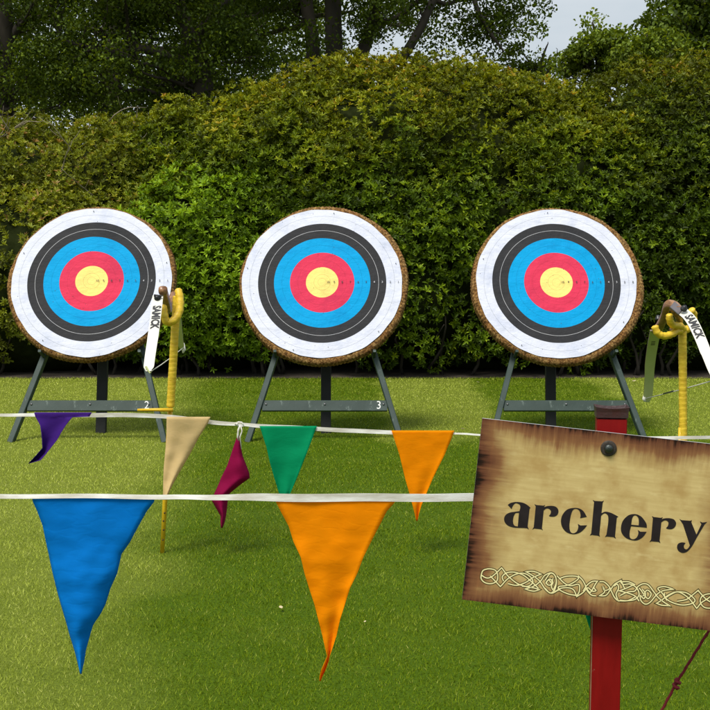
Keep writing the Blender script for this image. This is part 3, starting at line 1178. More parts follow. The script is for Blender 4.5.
def limb(root, pts, lat, back, w0=.046, w1=.030, text=None, olive_text=False):
    """flat limb through pts; lat = across, back = side that carries the white face"""
    C = cat3(pts, 8)
    n = len(C)
    mb = MB()
    frames = []
    for i in range(n):
        T_ = (C[min(i+1, n-1)] - C[max(i-1, 0)]).normalized()
        l = (lat - T_*lat.dot(T_)).normalized()
        nn = T_.cross(l)
        if nn.dot(back) < 0:
            nn = -nn
        u = i/(n-1)
        wd = w0*(1-u)**1 + w1*u if u > .55 else w0 - (w0-(w0*.45+w1*.55))*u/.55*.6
        if u > .93:
            wd *= 1 - (u-.93)/.07*.55
        th = .0075*(1-.45*u)
        frames.append((C[i], T_, l, nn, wd, th))
    vs = []
    for c, T_, l, nn, wd, th in frames:
        for sx, sn in ((-.5, .5), (.5, .5), (.5, -.5), (-.5, -.5)):
            vs.append(c + l*wd*sx + nn*th*sn)
    for i in range(n-1):
        for k, mi in ((0, 0), (1, 2), (2, 1), (3, 2)):
            mb.add([vs[i*4+k], vs[i*4+(k+1) % 4], vs[(i+1)*4+(k+1) % 4], vs[(i+1)*4+k]], [[0, 1, 2, 3]], mi, False)
    mb.add(vs[:4], [[0, 1, 2, 3]], 2)
    mb.add(vs[-4:], [[3, 2, 1, 0]], 2)
    lo = mb.build('limb', [M_LIMBW, M_LIMBO, M_LIMBE], root)
    if text:
        txt, u0, size, flip, side, mt = text
        if txt:
            tv, tf = text_geo(txt, size, .0022)
        else:       # worn, no longer readable print
            tv, tf = [], []
            for bx_ in (-.022, -.012, .002, .011, .020):
                k_ = len(tv)
                tv += [(bx_, -.010, 0), (bx_+.005, -.011, 0), (bx_+.005, .009, 0), (bx_, .010, 0)]
                tf.append([k_, k_+1, k_+2, k_+3])
        Ltot = [0]
        for i in range(1, n):
            Ltot.append(Ltot[-1] + (C[i]-C[i-1]).length)
        s0 = u0*Ltot[-1]
        out = []
        for vx, vy, vz in tv:
            s = s0 + vx*.82
            i = max(1, min(n-1, next((k for k in range(n) if Ltot[k] >= s), n-1)))
            f = (s-Ltot[i-1])/(Ltot[i]-Ltot[i-1])
            c0, T0, l0, n0, w_, th = frames[i-1]
            c1, T1, l1, n1, _, _ = frames[i]
            out.append(c0.lerp(c1, f) + l0.lerp(l1, f)*vy*flip + n0.lerp(n1, f)*(th/2+.0009)*side)
        mb = MB()
        mb.add(out, tf)
        mb.build('lettering' if txt else 'worn_print', mt, lo)
    return frames


def riser(root, pts, lat, wid, dep):
    C = cat3(pts, 6)
    n = len(C)
    mb = MB()
    vs = []
    K = 12
    for i in range(n):
        T_ = (C[min(i+1, n-1)] - C[max(i-1, 0)]).normalized()
        l = (lat - T_*lat.dot(T_)).normalized()
        nn = T_.cross(l)
        u = i/(n-1)
        wv = wid[0] + (wid[1]-wid[0])*math.sin(PI*u)
        dv = dep[0] + (dep[1]-dep[0])*math.sin(PI*u)
        for k in range(K):
            a = 2*PI*k/K
            ca, sa = math.cos(a), math.sin(a)
            ca = math.copysign(abs(ca)**.6, ca)
            sa = math.copysign(abs(sa)**.6, sa)
            vs.append(C[i] + l*wv/2*ca + nn*dv/2*sa)
    fs = [[i*K+k, i*K+(k+1) % K, (i+1)*K+(k+1) % K, (i+1)*K+k] for i in range(n-1) for k in range(K)]
    fs += [list(range(K))[::-1], list(range((n-1)*K, n*K))]
    mb.add(vs, fs, 0, True)
    return mb.build('riser', M_WOOD, root)


def knob(root, p, d, r, h, mat=None, name='limb_bolt'):
    mb = MB()
    d = Vector(d).normalized()
    mb.tube([p, p+d*h*.45, p+d*h*.5, p+d*h], [r, r, r*.75, r*.6], 12)
    return mb.build(name, mat or M_BLACK, root)


# left bow
XL = Vector((1, 0, 0))
org = P(170, 310, 5.5)
bow = thing('recurve_bow', org, 'white recurve bow hanging from the stand beside the left target', 'bow', 'recurve bows hung on the yellow stands')
limb(bow, [P(158, 296, 5.22), P(156, 314, 5.12), P(153.2, 336, 5.02), P(150.2, 356, 4.93), P(148.3, 371.5, 4.86)], XL, Vector((0, -1, .4)),
     w0=.0485, w1=.044, text=('SAMICK', .31, .050, 1, 1, M_INK))
limb(bow, [P(175.5, 302, 5.86), P(177, 316, 6.0), P(179, 332, 6.1), P(182, 350, 6.22)], XL, Vector((0, 1, .4)), w0=.046, w1=.03)
riser(bow, [P(163, 290.5, 5.21), P(163.5, 292, 5.3), P(167, 303, 5.42), P(168.5, 308, 5.52), P(171, 303, 5.65), P(174, 296, 5.78), P(175.5, 300, 5.88)], XL, (.042, .030), (.040, .055))
p = P(157.6, 298.5, 5.20)
knob(bow, p, (-.05, -1, .5), .0145, .020)
mb = MB()
mb.bar(P(154.0, 295.5, 5.195), P(161.5, 296.5, 5.195), .008, .012, Vector((0, 0, 1)), bev=.002)
mb.build('limb_washer', M_BLACK, bow)
mb = MB()
a, b_ = P(151.5, 371, 4.86), P(184, 347, 6.24)
mb.tube([a, a.lerp(b_, .25) - Vector((0, 0, .004)), a.lerp(b_, .6) - Vector((0, 0, .005)), b_], .0024, 6)
mb.build('string', M_STRING, bow)
mb = MB()
a = P(183.2, 343, 6.22)
mb.tube([a, a + Vector((.004, 0, -.035)), a + Vector((-.002, 0, -.055))], [.006, .011, .004], 8)
mb.build('limb_tip', M_LIMBW, bow)
mb = MB()
a = P(145.8, 366.5, 4.87)
mb.bar(a, P(150.5, 373, 4.865), .006, .02, Vector((0, -1, 0)), bev=.001)
mb.build('limb_tip', M_LIMBO, bow)

# right bow
org = P(670, 315, 5.5)
bow = thing('recurve_bow', org, 'recurve bow at the right edge showing one white and one olive drooping limb', 'bow', 'recurve bows hung on the yellow stands')
latn = Vector((.93, .1, .33))
limb(bow, [P(679.5, 309.5, 5.24), P(690.5, 319.5, 5.14), P(700, 338, 5.06), P(707.5, 357, 4.98), P(714.5, 374, 4.92), P(724, 388, 4.86)], latn, Vector((.3, -1, .5)),
     w0=.052, w1=.036, text=('SAMICK', .30, .050, 1, 1, M_INK))
limb(bow, [P(655.5, 330, 5.62), P(652.5, 346, 5.75), P(650, 364, 5.86), P(649, 382, 5.94), P(647.5, 402, 6.0)], XL, Vector((0, 1, .5)),
     w0=.053, w1=.046, text=('', .22, .034, 1, -1, simple('faded_print', (.09, .10, .04), .6, .1)))
riser(bow, [P(678.5, 310, 5.22), P(672.5, 304.5, 5.27), P(667, 306.5, 5.33), P(664, 317, 5.42), P(660, 326, 5.52), P(656.5, 331, 5.63)], Vector((.95, 0, -.25)), (.046, .034), (.035, .045))
riser2 = MB()
C = cat3([P(673, 308, 5.26), P(678, 316, 5.32), P(679, 324, 5.40), P(672, 331, 5.46)], 6)
riser2.tube(C, [.017, .018, .019, .020, .019, .018] + [.017]*(len(C)-6), 12)
riser2.build('grip', M_WOOD, bow)
mb = MB()
mb.bar(P(672, 304.5, 5.215), P(680.5, 311.5, 5.205), .05, .008, Vector((0, -.6, .8)), bev=.002)
mb.build('limb_pocket', simple('grey_metal', (.22, .2, .21), .4, .2, metal=.4), bow)
knob(bow, P(683.5, 309.5, 5.19), (.1, -.7, .7), .0155, .022)
knob(bow, P(658, 319.8, 5.58), (-.1, -.2, 1), .014, .022)
mb = MB()
a, b_ = P(644.3, 399, 6.0), P(724, 377.5, 4.88)
mb.tube([a, a.lerp(b_, .5) - Vector((0, 0, .003)), b_], .0026, 6)
st = mb.build('string', M_STRING, bow)
mb = MB()
mb.tube([a.lerp(b_, .28), a.lerp(b_, .42)], .0038, 8)
mb.build('serving', M_BLACK, st)
mb = MB()
mb.tube([P(644.5, 395.5, 5.99), P(644, 399, 5.99), P(645, 401.5, 5.99)], [.006, .0105, .007], 10)
mb.build('limb_tip', M_LIMBW, bow)

# ------------------------------------------------------------------ bunting
def tape(mb, pts, Y, wid, alphas):
    """flat webbing: pts px, alphas = how far the strap is turned edge-on (deg)"""
    C = [P(x_, y_, Y) for x_, y_ in pts]
    C2 = cat3(C, 10)
    n = len(C2)
    vs = []
    for i in range(n):
        u = i/10
        k = min(int(u), len(alphas)-2)
        f = u-k
        a = R(alphas[k]*(1-f)+alphas[k+1]*f)
        ww = wid*math.cos(a)      # rolled edges narrow the strap
        a *= -.25
        up = Vector((0, -math.sin(a), math.cos(a)))
        nn = Vector((0, -math.cos(a), -math.sin(a)))
        q = C2[i] + Vector((0, 0, .0008*math.sin(i*.37)))
        for s in (-.5, -.17, .17, .5):
            vs.append(q + up*ww*s + nn*.0008)
        for s in (.5, .17, -.17, -.5):
            vs.append(q + up*ww*s - nn*.0008)
    fs = [[i*8+k, i*8+(k+1) % 8, (i+1)*8+(k+1) % 8, (i+1)*8+k] for i in range(n-1) for k in range(8)]
    mb.add(vs, fs, 0, False)


def pennant(root, name, rows, Y, mat, label, amp=.008, seed=0, tilt=0.0, hem=True):
    """cloth with rippled depth; rows = (py, left px, right px)"""
    rows2 = []
    for i in range(len(rows)-1):
        a, b_ = rows[i], rows[i+1]
        k = max(1, int(round((b_[0]-a[0])/2.5)))
        for j in range(k):
            u = j/k
            rows2.append(tuple(a[q]*(1-u)+b_[q]*u for q in range(3)))
    rows2.append(rows[-1])
    NC = 18
    mb = MB()
    vs = []
    H = rows[-1][0]-rows[0][0]
    for (py, l, r_) in rows2:
        v = (py-rows[0][0])/H
        for k in range(NC+1):
            u = k/NC
            px = l+(r_-l)*u
            q = Vector((px*.02, py*.02, seed*3.3))
            d = .8*amp*(.3+v)*(mnoise.noise(q*1.6) + .45*mnoise.noise(q*4.0)) + amp*.8*v*math.sin(u*5.2+seed+v*2.0)
            d += tilt*v
            # edge curl
            d += amp*.9*(abs(u-.5)*2)**4*(1 if seed % 2 else -1)*min(1, v*3)
            vs.append(P(px, py, Y+d))
    n = len(rows2)
    fs = [[i*(NC+1)+k, (i+1)*(NC+1)+k, (i+1)*(NC+1)+k+1, i*(NC+1)+k+1] for i in range(n-1) for k in range(NC)]
    mb.add(vs, fs, 0, True)
    o = mb.build(name, mat, root)
    md = o.modifiers.new('cloth_thickness', 'SOLIDIFY')
    md.thickness = .0011
    md.offset = 0
    if label:
        o['label'] = label
    return o


m, t, b = material('tape_webbing')
o = t.obj()
n = t.noise(t.mapping(o, (1, 1, 6)), 6, 4, .6)
c = t.mix(t.mapr(n, .42, .62), (.52, .49, .42), (.80, .79, .76))
t.put(b.inputs['Base Color'], c)
b.inputs['Roughness'].default_value = .7
t.put(b.inputs['Normal'], t.bump(t.noise(t.mapping(o, (120, 1, 30)), 10, 2), .3, .002))
M_TAPE = m

C_BLUE = cloth_mat('blue_cloth', (.002, .24, .76), .34)
C_OR = cloth_mat('orange_cloth', (1.0, .34, .0), .36, .5, 11)
C_TAN = cloth_mat('tan_cloth', (.85, .64, .32), .35)
C_GRN = cloth_mat('green_cloth', (.002, .34, .14), .35)
C_PUR = cloth_mat('purple_cloth', (.045, .012, .17), .2)
C_MAR = cloth_mat('maroon_cloth', (.33, .006, .07), .38)

YN = 2.76
root = thing('bunting_string', P(355, 497, YN), 'near bunting string of large blue and orange pennants running behind the sign', 'bunting', 'strings of coloured bunting')
mb = MB()
tape(mb, [(-60, 496), (0, 496.2), (80, 496.2), (150, 496.8), (190, 497.3), (230, 497.2), (280, 497.6), (350, 497.7), (420, 497.6), (480, 497.5), (560, 497.5), (640, 497.5), (1500, 492)], YN, .0195,
     [56, 56, 56, 54, 54, 44, 12, 0, -5, -5, 0, 5, 5])
mb.build('tape', M_TAPE, root)
pennant(root, 'pennant', [(497, 32, 155), (502, 33, 154), (511, 37.2, 147), (526, 42.8, 138.5), (542, 46, 130), (554, 48.7, 121.5), (573, 52.7, 117.3), (588, 56.4, 110.5), (604, 60.8, 105.5), (613, 63.5, 101), (625, 67, 93), (635, 69.7, 90), (650, 74.4, 85.8), (662, 77.5, 84), (668, 78.8, 82.5), (674, 80.3, 81.5)],
        YN+.003, C_BLUE, 'blue pennant', .012, 1)
pennant(root, 'pennant', [(501, 275.5, 396), (511, 280.5, 387), (526.5, 288.8, 379), (542, 293.5, 371), (557, 300.7, 363.5), (573, 304.4, 357.5), (588, 309, 350), (604, 314.3, 345), (619.5, 318.3, 340), (635, 322.3, 336.6), (650, 325.8, 331.8), (656, 327.2, 329.6), (661, 325.2, 328.6), (670, 321.4, 325.5), (676, 319.8, 322.4), (681, 319.4, 320.6)],
        YN+.003, C_OR, 'large orange pennant', .012, 2)
pennant(root, 'pennant', [(501, 545, 665), (530, 556, 652), (570, 571, 634), (600, 581, 621), (620, 587, 614), (640, 594, 611), (665, 602, 606)],
        YN+.003, C_GRN, 'green pennant mostly hidden behind the sign', .010, 3)

YR = 5.28
root = thing('bunting_string', P(240, 424, YR), 'far bunting string of small purple, tan, maroon, green and orange pennants', 'bunting', 'strings of coloured bunting')
mb = MB()
tape(mb, [(-60, 415.5), (0, 415), (34, 415), (92, 415), (130, 415.2), (167, 416.5), (210, 422), (240, 424.3), (262, 426), (300, 428), (350, 430.5), (392, 432.5), (455, 433.6), (485, 435), (560, 437), (640, 438), (1300, 430)], YR, .0195,
     [45, 45, 35, 0, 0, 20, 10, 45, 20, 10, 10, 20, 65, 65, 40, 40, 40])
mb.build('tape', M_TAPE, root)
pennant(root, 'pennant', [(412.3, 34, 92), (416.6, 35.3, 89.5), (417.2, 35.6, 72.5), (420, 37.2, 70), (425, 40, 66), (432, 41.2, 61.5), (440, 42, 57), (448, 42.4, 50.7), (454, 37.2, 46), (460, 31.8, 41), (463.5, 28.2, 29.2)],
        YR-.02, C_PUR, 'purple pennant with its tip blown aside', .02, 4, -.03)
pennant(root, 'pennant', [(416.8, 166.7, 210.5), (423, 166.5, 208), (438, 166.5, 198.5), (454, 165, 190), (469.5, 163.6, 181), (485, 163.2, 172.5), (494, 163, 168.5), (500, 162.8, 165)],
        YR-.012, C_TAN, 'tan pennant', .02, 5)
pennant(root, 'pennant', [(436, 237.4, 239), (446, 233.8, 240.5), (456, 230.5, 242.7), (466, 227, 246.6), (473, 223.5, 249.3), (478, 221, 249.7), (482, 219.5, 244), (486.5, 217.5, 238), (493.5, 214.3, 229.5), (500, 211.5, 227.8), (508, 216, 227), (516, 220.6, 226), (522, 220.5, 224.7), (528, 220.9, 222.5)],
        YR-.012, C_MAR, 'maroon pennant hanging point up from a knotted ribbon', .035, 7)
pennant(root, 'pennant', [(426, 259.5, 317), (447.5, 266.5, 309), (463, 270, 303), (478.5, 274.5, 296.8), (493, 279, 290.5), (498, 281, 288)],
        YR-.006, C_GRN, 'green pennant', .014, 6)
pennant(root, 'pennant', [(430.5, 391.5, 454.4), (440, 394.5, 451), (455, 399.5, 444.5), (478, 405, 433), (492, 409, 427), (505, 412.5, 421.5), (514, 414.8, 418.8), (521, 416.2, 417.4)],
        YR-.006, C_OR, 'small orange pennant', .014, 8)
mb = MB()
lumpy(mb, [P(235, 424.5, YR), P(238, 422.5, YR-.012), P(242, 423, YR-.015), (P(243, 426, YR-.012)), P(239, 426, YR-.01), P(236.5, 423.5, YR-.02)], .0045, seed=2)
mb.tube([P(240, 425, YR-.01), P(238.4, 430, YR-.014), P(237.6, 437, YR-.014), P(238.6, 441, YR-.01)], [.004, .005, .004, .003], 8)
mb.tube([P(240.5, 425, YR-.01), P(242, 431, YR-.016), P(240, 437, YR-.016), P(241.4, 449, YR-.012)], [.003, .0035, .003, .002], 8)
mb.build('ribbon_knot', M_TAPE, root)

# ------------------------------------------------------------------ sign
TILT, YAW = R(5.7), R(5.5)
W2, H2 = .310, .2195
ex0 = Vector((math.cos(YAW), -math.sin(YAW), 0))
ez0 = Vector((0, 0, 1))
ex = ex0*math.cos(TILT) - ez0*math.sin(TILT)
ey = ez0*math.cos(TILT) + ex0*math.sin(TILT)
en = ex.cross(ey)          # towards the camera
TL = P(482.3, 418.2, 2.668)
BC = TL + ex*W2 - ey*H2
MBd = Matrix(((ex.x, ey.x, en.x, BC.x), (ex.y, ey.y, en.y, BC.y), (ex.z, ey.z, en.z, BC.z), (0, 0, 0, 1)))


def board_xy(px, py):
    d = ray(px, py)
    k = (BC-CAM).dot(en)/d.dot(en)
    q = CAM + d*k - BC
    return q.dot(ex), q.dot(ey)


m, t, b = material('scorched_parchment')
o = t.obj()
x, y, z = t.sep(o)
ax, ay = t.math('ABSOLUTE', x), t.math('ABSOLUTE', y)
dx_ = t.math('SUBTRACT', W2, ax)
dy_ = t.math('SUBTRACT', H2, ay)
nh = t.noise(t.comb(t.math('MULTIPLY', x, 9), t.math('MULTIPLY', y, 110), 0), 1.0, 4, .65)     # streaks running in from the sides
nv = t.noise(t.comb(t.math('MULTIPLY', x, 120), t.math('MULTIPLY', y, 10), 3), 1.0, 4, .65)    # streaks from top and bottom
big = t.noise(o, 9, 3, .5)
bx = t.math('ADD', t.math('DIVIDE', dx_, .100), t.math('MULTIPLY', t.math('SUBTRACT', nh, .5), .55))
by = t.math('ADD', t.math('DIVIDE', dy_, .070), t.math('MULTIPLY', t.math('SUBTRACT', nv, .5), .6))
mnn = t.new('ShaderNodeMath', operation='SMOOTH_MIN')
t.put(mnn.inputs[0], bx)
t.put(mnn.inputs[1], by)
mnn.inputs[2].default_value = .35
k = t.math('ADD', t.math('ADD', mnn.outputs[0], .13), t.math('MULTIPLY', t.math('SUBTRACT', big, .5), 1.1))
n1 = t.noise(t.comb(t.math('MULTIPLY', x, 8), t.math('MULTIPLY', y, 130), 7), 1.0, 5, .6)
n2 = t.noise(t.mapping(o, (1, 2.6, 1), (0, 0, R(48))), 16, 4, .6)
n3 = t.noise(o, 14, 4, .55)
tan = t.mix(t.mapr(n1, .2, .8), (.49, .355, .140), (.63, .485, .215))
tan = t.mix(t.mapr(n3, .43, .66, 0, .75), tan, (.40, .25, .085))
tan = t.mix(t.mapr(n2, .57, .70, 0, .35), tan, (.72, .60, .30))
edge = t.ramp(k, [(0.0, (.012, .006, .004)), (.12, (.03, .012, .007)), (.26, (.14, .05, .026)), (.52, (.25, .12, .05)), (.85, (.36, .23, .085)), (1.0, (1, 1, 1))])
fk = t.mapr(k, .55, 1.15)
brown = t.ramp(k, [(0.0, (.010, .006, .005)), (.10, (.025, .011, .007)), (.22, (.125, .046, .024)), (.5, (.23, .105, .045)), (.9, (.33, .2, .075))])
brown = t.mix(t.mapr(t.math('MAXIMUM', nh, nv), .55, .75, 0, .35), brown, t.mix(1.0, brown, (1.6, 1.5, 1.3), 'MULTIPLY'))
c = t.mix(fk, brown, tan)
# a clean cut black line right at the rim, as printed
t.put(b.inputs['Base Color'], c)
b.inputs['Roughness'].default_value = .42
b.inputs['Specular IOR Level'].default_value = .35
b.inputs['Specular IOR Level'].default_value = .15
t.put(b.inputs['Normal'], t.bump(t.noise(o, 40, 4), .06, .003))
M_PARCH = m
M_BEDGE = simple('board_edge', (.55, .55, .56), .5, .25, 30)

base = P(606.5, 700, 2.70)
root = thing('archery_sign', (base.x, 2.71, 0), 'parchment style board reading archery on a red post', 'sign')
mb = MB()
T0 = .005
vs = [(-W2, -H2, 0), (W2, -H2, 0), (W2, H2, 0), (-W2, H2, 0), (-W2, -H2, -T0), (W2, -H2, -T0), (W2, H2, -T0), (-W2, H2, -T0)]
mb.add(vs, [[0, 1, 2, 3]], 0)
mb.add(vs, [[7, 6, 5, 4], [4, 5, 1, 0], [5, 6, 2, 1], [6, 7, 3, 2], [7, 4, 0, 3]], 1)
board = mb.build('board', [M_PARCH, M_BEDGE], root, MBd)

A_ = (500, 490, 10.143)
B_ = (560, 490, 8.875)
C_ = (640, 500, 10.143)
D_ = (470, 555, 7.889)
E_ = (545, 565, 7.889)
F_ = (620, 570, 7.889)
ONE = (0, 0, 1)


def cv(reg, pts):
    ox, oy, s = reg
    return [((p[0]/s+ox), (p[1]/s+oy)) + tuple(p[2:]) for p in pts]


letters = [
    (A_, [(78, 150, 1), (110, 130), (165, 120), (230, 128), (275, 150), (310, 180, 1), (300, 188, 1), (280, 370, 1), (293, 399, 1), (272, 387, 1), (235, 385), (180, 383), (130, 378), (80, 360), (48, 325), (42, 285), (60, 250), (100, 228), (150, 220), (197, 213, 1), (206, 175), (200, 150), (180, 138), (155, 135), (130, 160), (118, 193, 1)],
     [[(192, 232, 1), (160, 234), (142, 258), (132, 300), (135, 340), (150, 362), (180, 369, 1)]]),
    (A_, [(348, 142, 1), (368, 151, 1), (440, 158, 1), (458, 150, 1), (446, 174, 1), (480, 162), (530, 160), (570, 172), (592, 205), (585, 245), (555, 268), (515, 270), (495, 262, 1), (512, 240), (515, 210), (495, 190), (470, 188), (443, 206, 1), (425, 388, 1), (436, 408, 1), (418, 398, 1), (345, 390, 1), (326, 402, 1), (342, 375, 1), (362, 165, 1)], []),
    (B_, [(128, 158), (175, 165), (210, 190), (238, 238, 1), (178, 250, 1), (182, 225), (175, 190), (155, 170), (130, 168), (110, 185), (95, 230), (84, 300), (86, 350), (100, 378), (125, 382), (150, 365), (162, 330), (158, 300, 1), (182, 314, 1), (240, 312, 1), (215, 345), (175, 378), (120, 392), (60, 375), (20, 330), (8, 275), (22, 220), (65, 172)], []),
    (B_, [(290, 88, 1), (307, 96, 1), (372, 100, 1), (390, 93, 1), (379, 112, 1), (368, 205, 1), (400, 192), (440, 198), (480, 215), (518, 236, 1), (504, 245, 1), (488, 410, 1), (496, 432, 1), (475, 418, 1), (415, 412, 1), (398, 418, 1), (412, 395, 1), (427, 290), (427, 235), (412, 212), (390, 208), (365, 228, 1), (349, 393, 1), (355, 415, 1), (338, 405, 1), (282, 398, 1), (264, 404, 1), (277, 383, 1), (302, 107, 1)], []),
    (ONE, [(635, 514), (640.5, 516), (644, 519.7), (646.4, 523.7), (646.9, 527.7, 1), (631, 526.2, 1), (629.6, 532), (630, 537.5), (633, 539.2), (636.5, 537.5), (638.3, 533.5), (637.8, 529.8, 1), (640.3, 531.6, 1), (646.6, 531.7, 1), (643.9, 535.8), (640, 539), (634.9, 540.5), (627, 538.5), (622, 533.5), (620.9, 527.5), (623, 520.5), (628.5, 515.2)],
     [[(631.2, 524.6, 1), (632, 519), (633.5, 516), (636, 515.5), (638.3, 518), (638.8, 522.5), (638.5, 525.3, 1)]]),
    (C_, [(120, 162, 1), (140, 172, 1), (212, 180, 1), (232, 173, 1), (219, 194, 1), (250, 185), (300, 184), (345, 198), (366, 235), (352, 275), (320, 295), (280, 293), (262, 285, 1), (282, 262), (288, 230), (272, 210), (245, 208), (216, 226, 1), (198, 412, 1), (207, 437, 1), (188, 425, 1), (115, 418, 1), (95, 427, 1), (112, 400, 1), (130, 185, 1)], []),
    (C_, [(398, 190, 1), (420, 203, 1), (510, 210, 1), (527, 203, 1), (520, 224, 1), (572, 350, 1), (622, 245, 1), (607, 216, 1), (632, 228, 1), (682, 222, 1), (655, 247, 1), (582, 370), (532, 460), (497, 505), (465, 530), (425, 535), (390, 515), (375, 480), (385, 445), (415, 430), (445, 430), (462, 436, 1), (445, 460), (450, 490), (470, 500), (490, 485), (505, 460, 1), (435, 245, 1)], []),
]
M_LET = simple('letter_ink', (.016, .009, .012), .45, .2, 40)
mb = MB()
for reg, outl, holes in letters:
    loops = [smooth_path(cv(reg, outl), 6)] + [smooth_path(cv(reg, h), 6) for h in holes]
    loops = [[Vector((*board_xy(*p), .0006)) for p in lp] for lp in loops]
    tris = tessellate_polygon(loops)
    flat = [v for lp in loops for v in lp]
    fs = []
    for tr in tris:
        a, b_, c_ = (flat[i] for i in tr)
        if (b_-a).cross(c_-a).z < 0:
            tr = tr[::-1]
        fs.append(list(tr))
    mb.add(flat, fs)
mb.build('lettering', M_LET, board)

knots = [
    (D_, [(90, 150), (105, 120), (150, 108), (200, 120), (218, 160), (210, 205), (165, 225), (115, 215), (88, 185), (90, 150)]),
    (D_, [(90, 158), (130, 180), (175, 168), (250, 100, 1), (300, 165), (370, 222), (430, 245), (500, 258), (548, 272, 1), (500, 284), (430, 266, 1), (470, 258), (520, 235), (560, 200), (590, 160), (640, 140), (672, 165), (680, 215), (660, 270)]),
    (D_, [(160, 165), (240, 248, 1), (300, 185), (370, 148), (430, 145), (480, 175), (495, 215), (460, 245), (410, 245)]),
    (D_, [(300, 225), (370, 238), (440, 215), (500, 175), (560, 150, 1), (500, 128), (440, 130, 1), (500, 165), (550, 205), (595, 270), (640, 300), (680, 285), (710, 262)]),
    (D_, [(265, 205), (255, 170), (290, 140), (350, 135), (420, 158), (480, 205), (540, 262)]),
    (D_, [(600, 215), (620, 195), (640, 215), (655, 180), (640, 230), (615, 235), (600, 215)]),
    (E_, [(0, 120), (40, 66), (75, 78), (90, 130), (75, 195), (40, 220), (0, 182)]),
    (E_, [(5, 145), (35, 110), (62, 135), (50, 170), (75, 205), (110, 195)]),
    (E_, [(95, 85, 1), (150, 140), (200, 162), (265, 152), (272, 200), (250, 246, 1), (225, 195), (180, 178), (120, 185), (80, 210)]),
    (E_, [(110, 108), (170, 88), (245, 88), (262, 108), (210, 145), (160, 162), (108, 170), (115, 195), (180, 226), (250, 240)]),
    (E_, [(262, 84, 1), (300, 125), (322, 180), (300, 215), (250, 248, 1)]),
    
    (E_, [(300, 205), (330, 160), (370, 130), (412, 126, 1), (385, 175), (402, 200), (372, 205), (340, 178), (330, 196), (365, 235), (402, 242)]),
    (E_, [(322, 175), (355, 215), (385, 170)]),
    (E_, [(430, 130, 1), (470, 135), (510, 180), (470, 200), (455, 165), (470, 210), (430, 242, 1), (480, 238), (515, 195), (550, 150), (598, 122, 1), (630, 188)]),
    (E_, [(512, 178), (545, 250), (578, 284, 1), (560, 230), (580, 185), (570, 150), (545, 165)]),
    (E_, [(580, 205), (640, 182), (710, 150)]),
    (E_, [(575, 280), (650, 280), (710, 252)]),
    (E_, [(600, 132), (660, 132), (710, 155)]),
    (F_, [(0, 85, 1), (25, 112), (80, 110), (130, 140), (150, 190), (120, 230), (50, 241), (0, 236)]),
    (F_, [(0, 165), (60, 180), (120, 205), (150, 245)]),
    (F_, [(0, 200), (60, 172), (115, 165), (140, 130), (180, 108), (222, 116), (262, 165), (300, 215), (350, 255), (395, 280, 1), (330, 276), (288, 262, 1), (330, 235), (380, 198), (440, 172), (520, 178), (575, 215), (590, 245), (550, 268), (480, 274), (400, 250), (355, 215), (350, 180)]),
    (F_, [(175, 150), (200, 185), (188, 225), (160, 200), (165, 240), (200, 268), (240, 250), (290, 192), (340, 162), (420, 150, 1), (350, 130), (298, 145), (335, 185), (370, 240)]),
    (F_, [(180, 205), (212, 158), (245, 185), (222, 225), (190, 195), (170, 165), (150, 140)]),
    (F_, [(365, 215), (400, 192), (460, 172), (540, 220), (605, 302, 1), (640, 258), (690, 225), (730, 195)]),
    (F_, [(450, 245), (520, 232), (560, 205), (615, 160, 1), (680, 230), (740, 262)]),
    (F_, [(780, 250), (770, 290), (710, 300), (660, 290), (632, 250), (645, 208), (690, 188), (740, 192), (780, 222), (780, 250)]),
]
M_CREAM = simple('cream_line', (.88, .78, .40), .5, .12, 40)
M_OUTL = simple('outline_ink', (.07, .05, .010), .5, .2, 40)


def ribbon(mb, pts, w_, z, mi):
    n = len(pts)
    vs = []
    for i in range(n):
        p = Vector((*pts[i], 0))
        a = Vector((*pts[max(i-1, 0)], 0))
        c_ = Vector((*pts[min(i+1, n-1)], 0))
        tn = (c_-a)
        tn = tn.normalized() if tn.length > 1e-9 else Vector((1, 0, 0))
        s = Vector((-tn.y, tn.x, 0))
        k = 1.0
        if 0 < i < n-1:
            d1 = (p-a).normalized()
            k = 1/max(.45, abs(d1.dot(tn)))
        vs += [(p.x-s.x*w_/2*k, p.y-s.y*w_/2*k, z), (p.x+s.x*w_/2*k, p.y+s.y*w_/2*k, z)]
    mb.add(vs, [[2*i, 2*i+2, 2*i+3, 2*i+1] for i in range(n-1)], mi)


mb = MB()
for i, (reg, pts) in enumerate(knots):
    q = [board_xy(*p) for p in smooth_path(cv(reg, pts), 7, closed=False)]
    ribbon(mb, q, .0064, .0003 + i*.00001, 1)
    ribbon(mb, q, .0027, .0009 + i*.00001, 0)
mb.build('knotwork_border', [M_CREAM, M_OUTL], board)

# bolt through the board
bxy = board_xy(608.6, 448.3)
M_BOLT = simple('bolt_metal', (.075, .085, .08), .35, .4, 60, .3, metal=.8)
M_WASH = simple('rusty_washer', (.07, .055, .045), .6, .5, 60, .4, metal=.4)
mb = MB()
def disc(mb, cx, cy, prof, seg=28, mi=0):
    vs = []
    for r_, z_ in prof:
        vs += [(cx+r_*math.cos(2*PI*i/seg), cy+r_*math.sin(2*PI*i/seg), z_) for i in range(seg)]
    fs = [[j*seg+i, j*seg+(i+1) % seg, (j+1)*seg+(i+1) % seg, (j+1)*seg+i] for j in range(len(prof)-1) for i in range(seg)]
    fs.append([(len(prof)-1)*seg+i for i in range(seg)])
    mb.add(vs, fs, mi, True)
disc(mb, bxy[0], bxy[1], [(.0185, 0.0), (.0185, .0022), (.017, .0032), (.0115, .0032)])
wsh = mb.build('washer', M_WASH, board)
mb = MB()
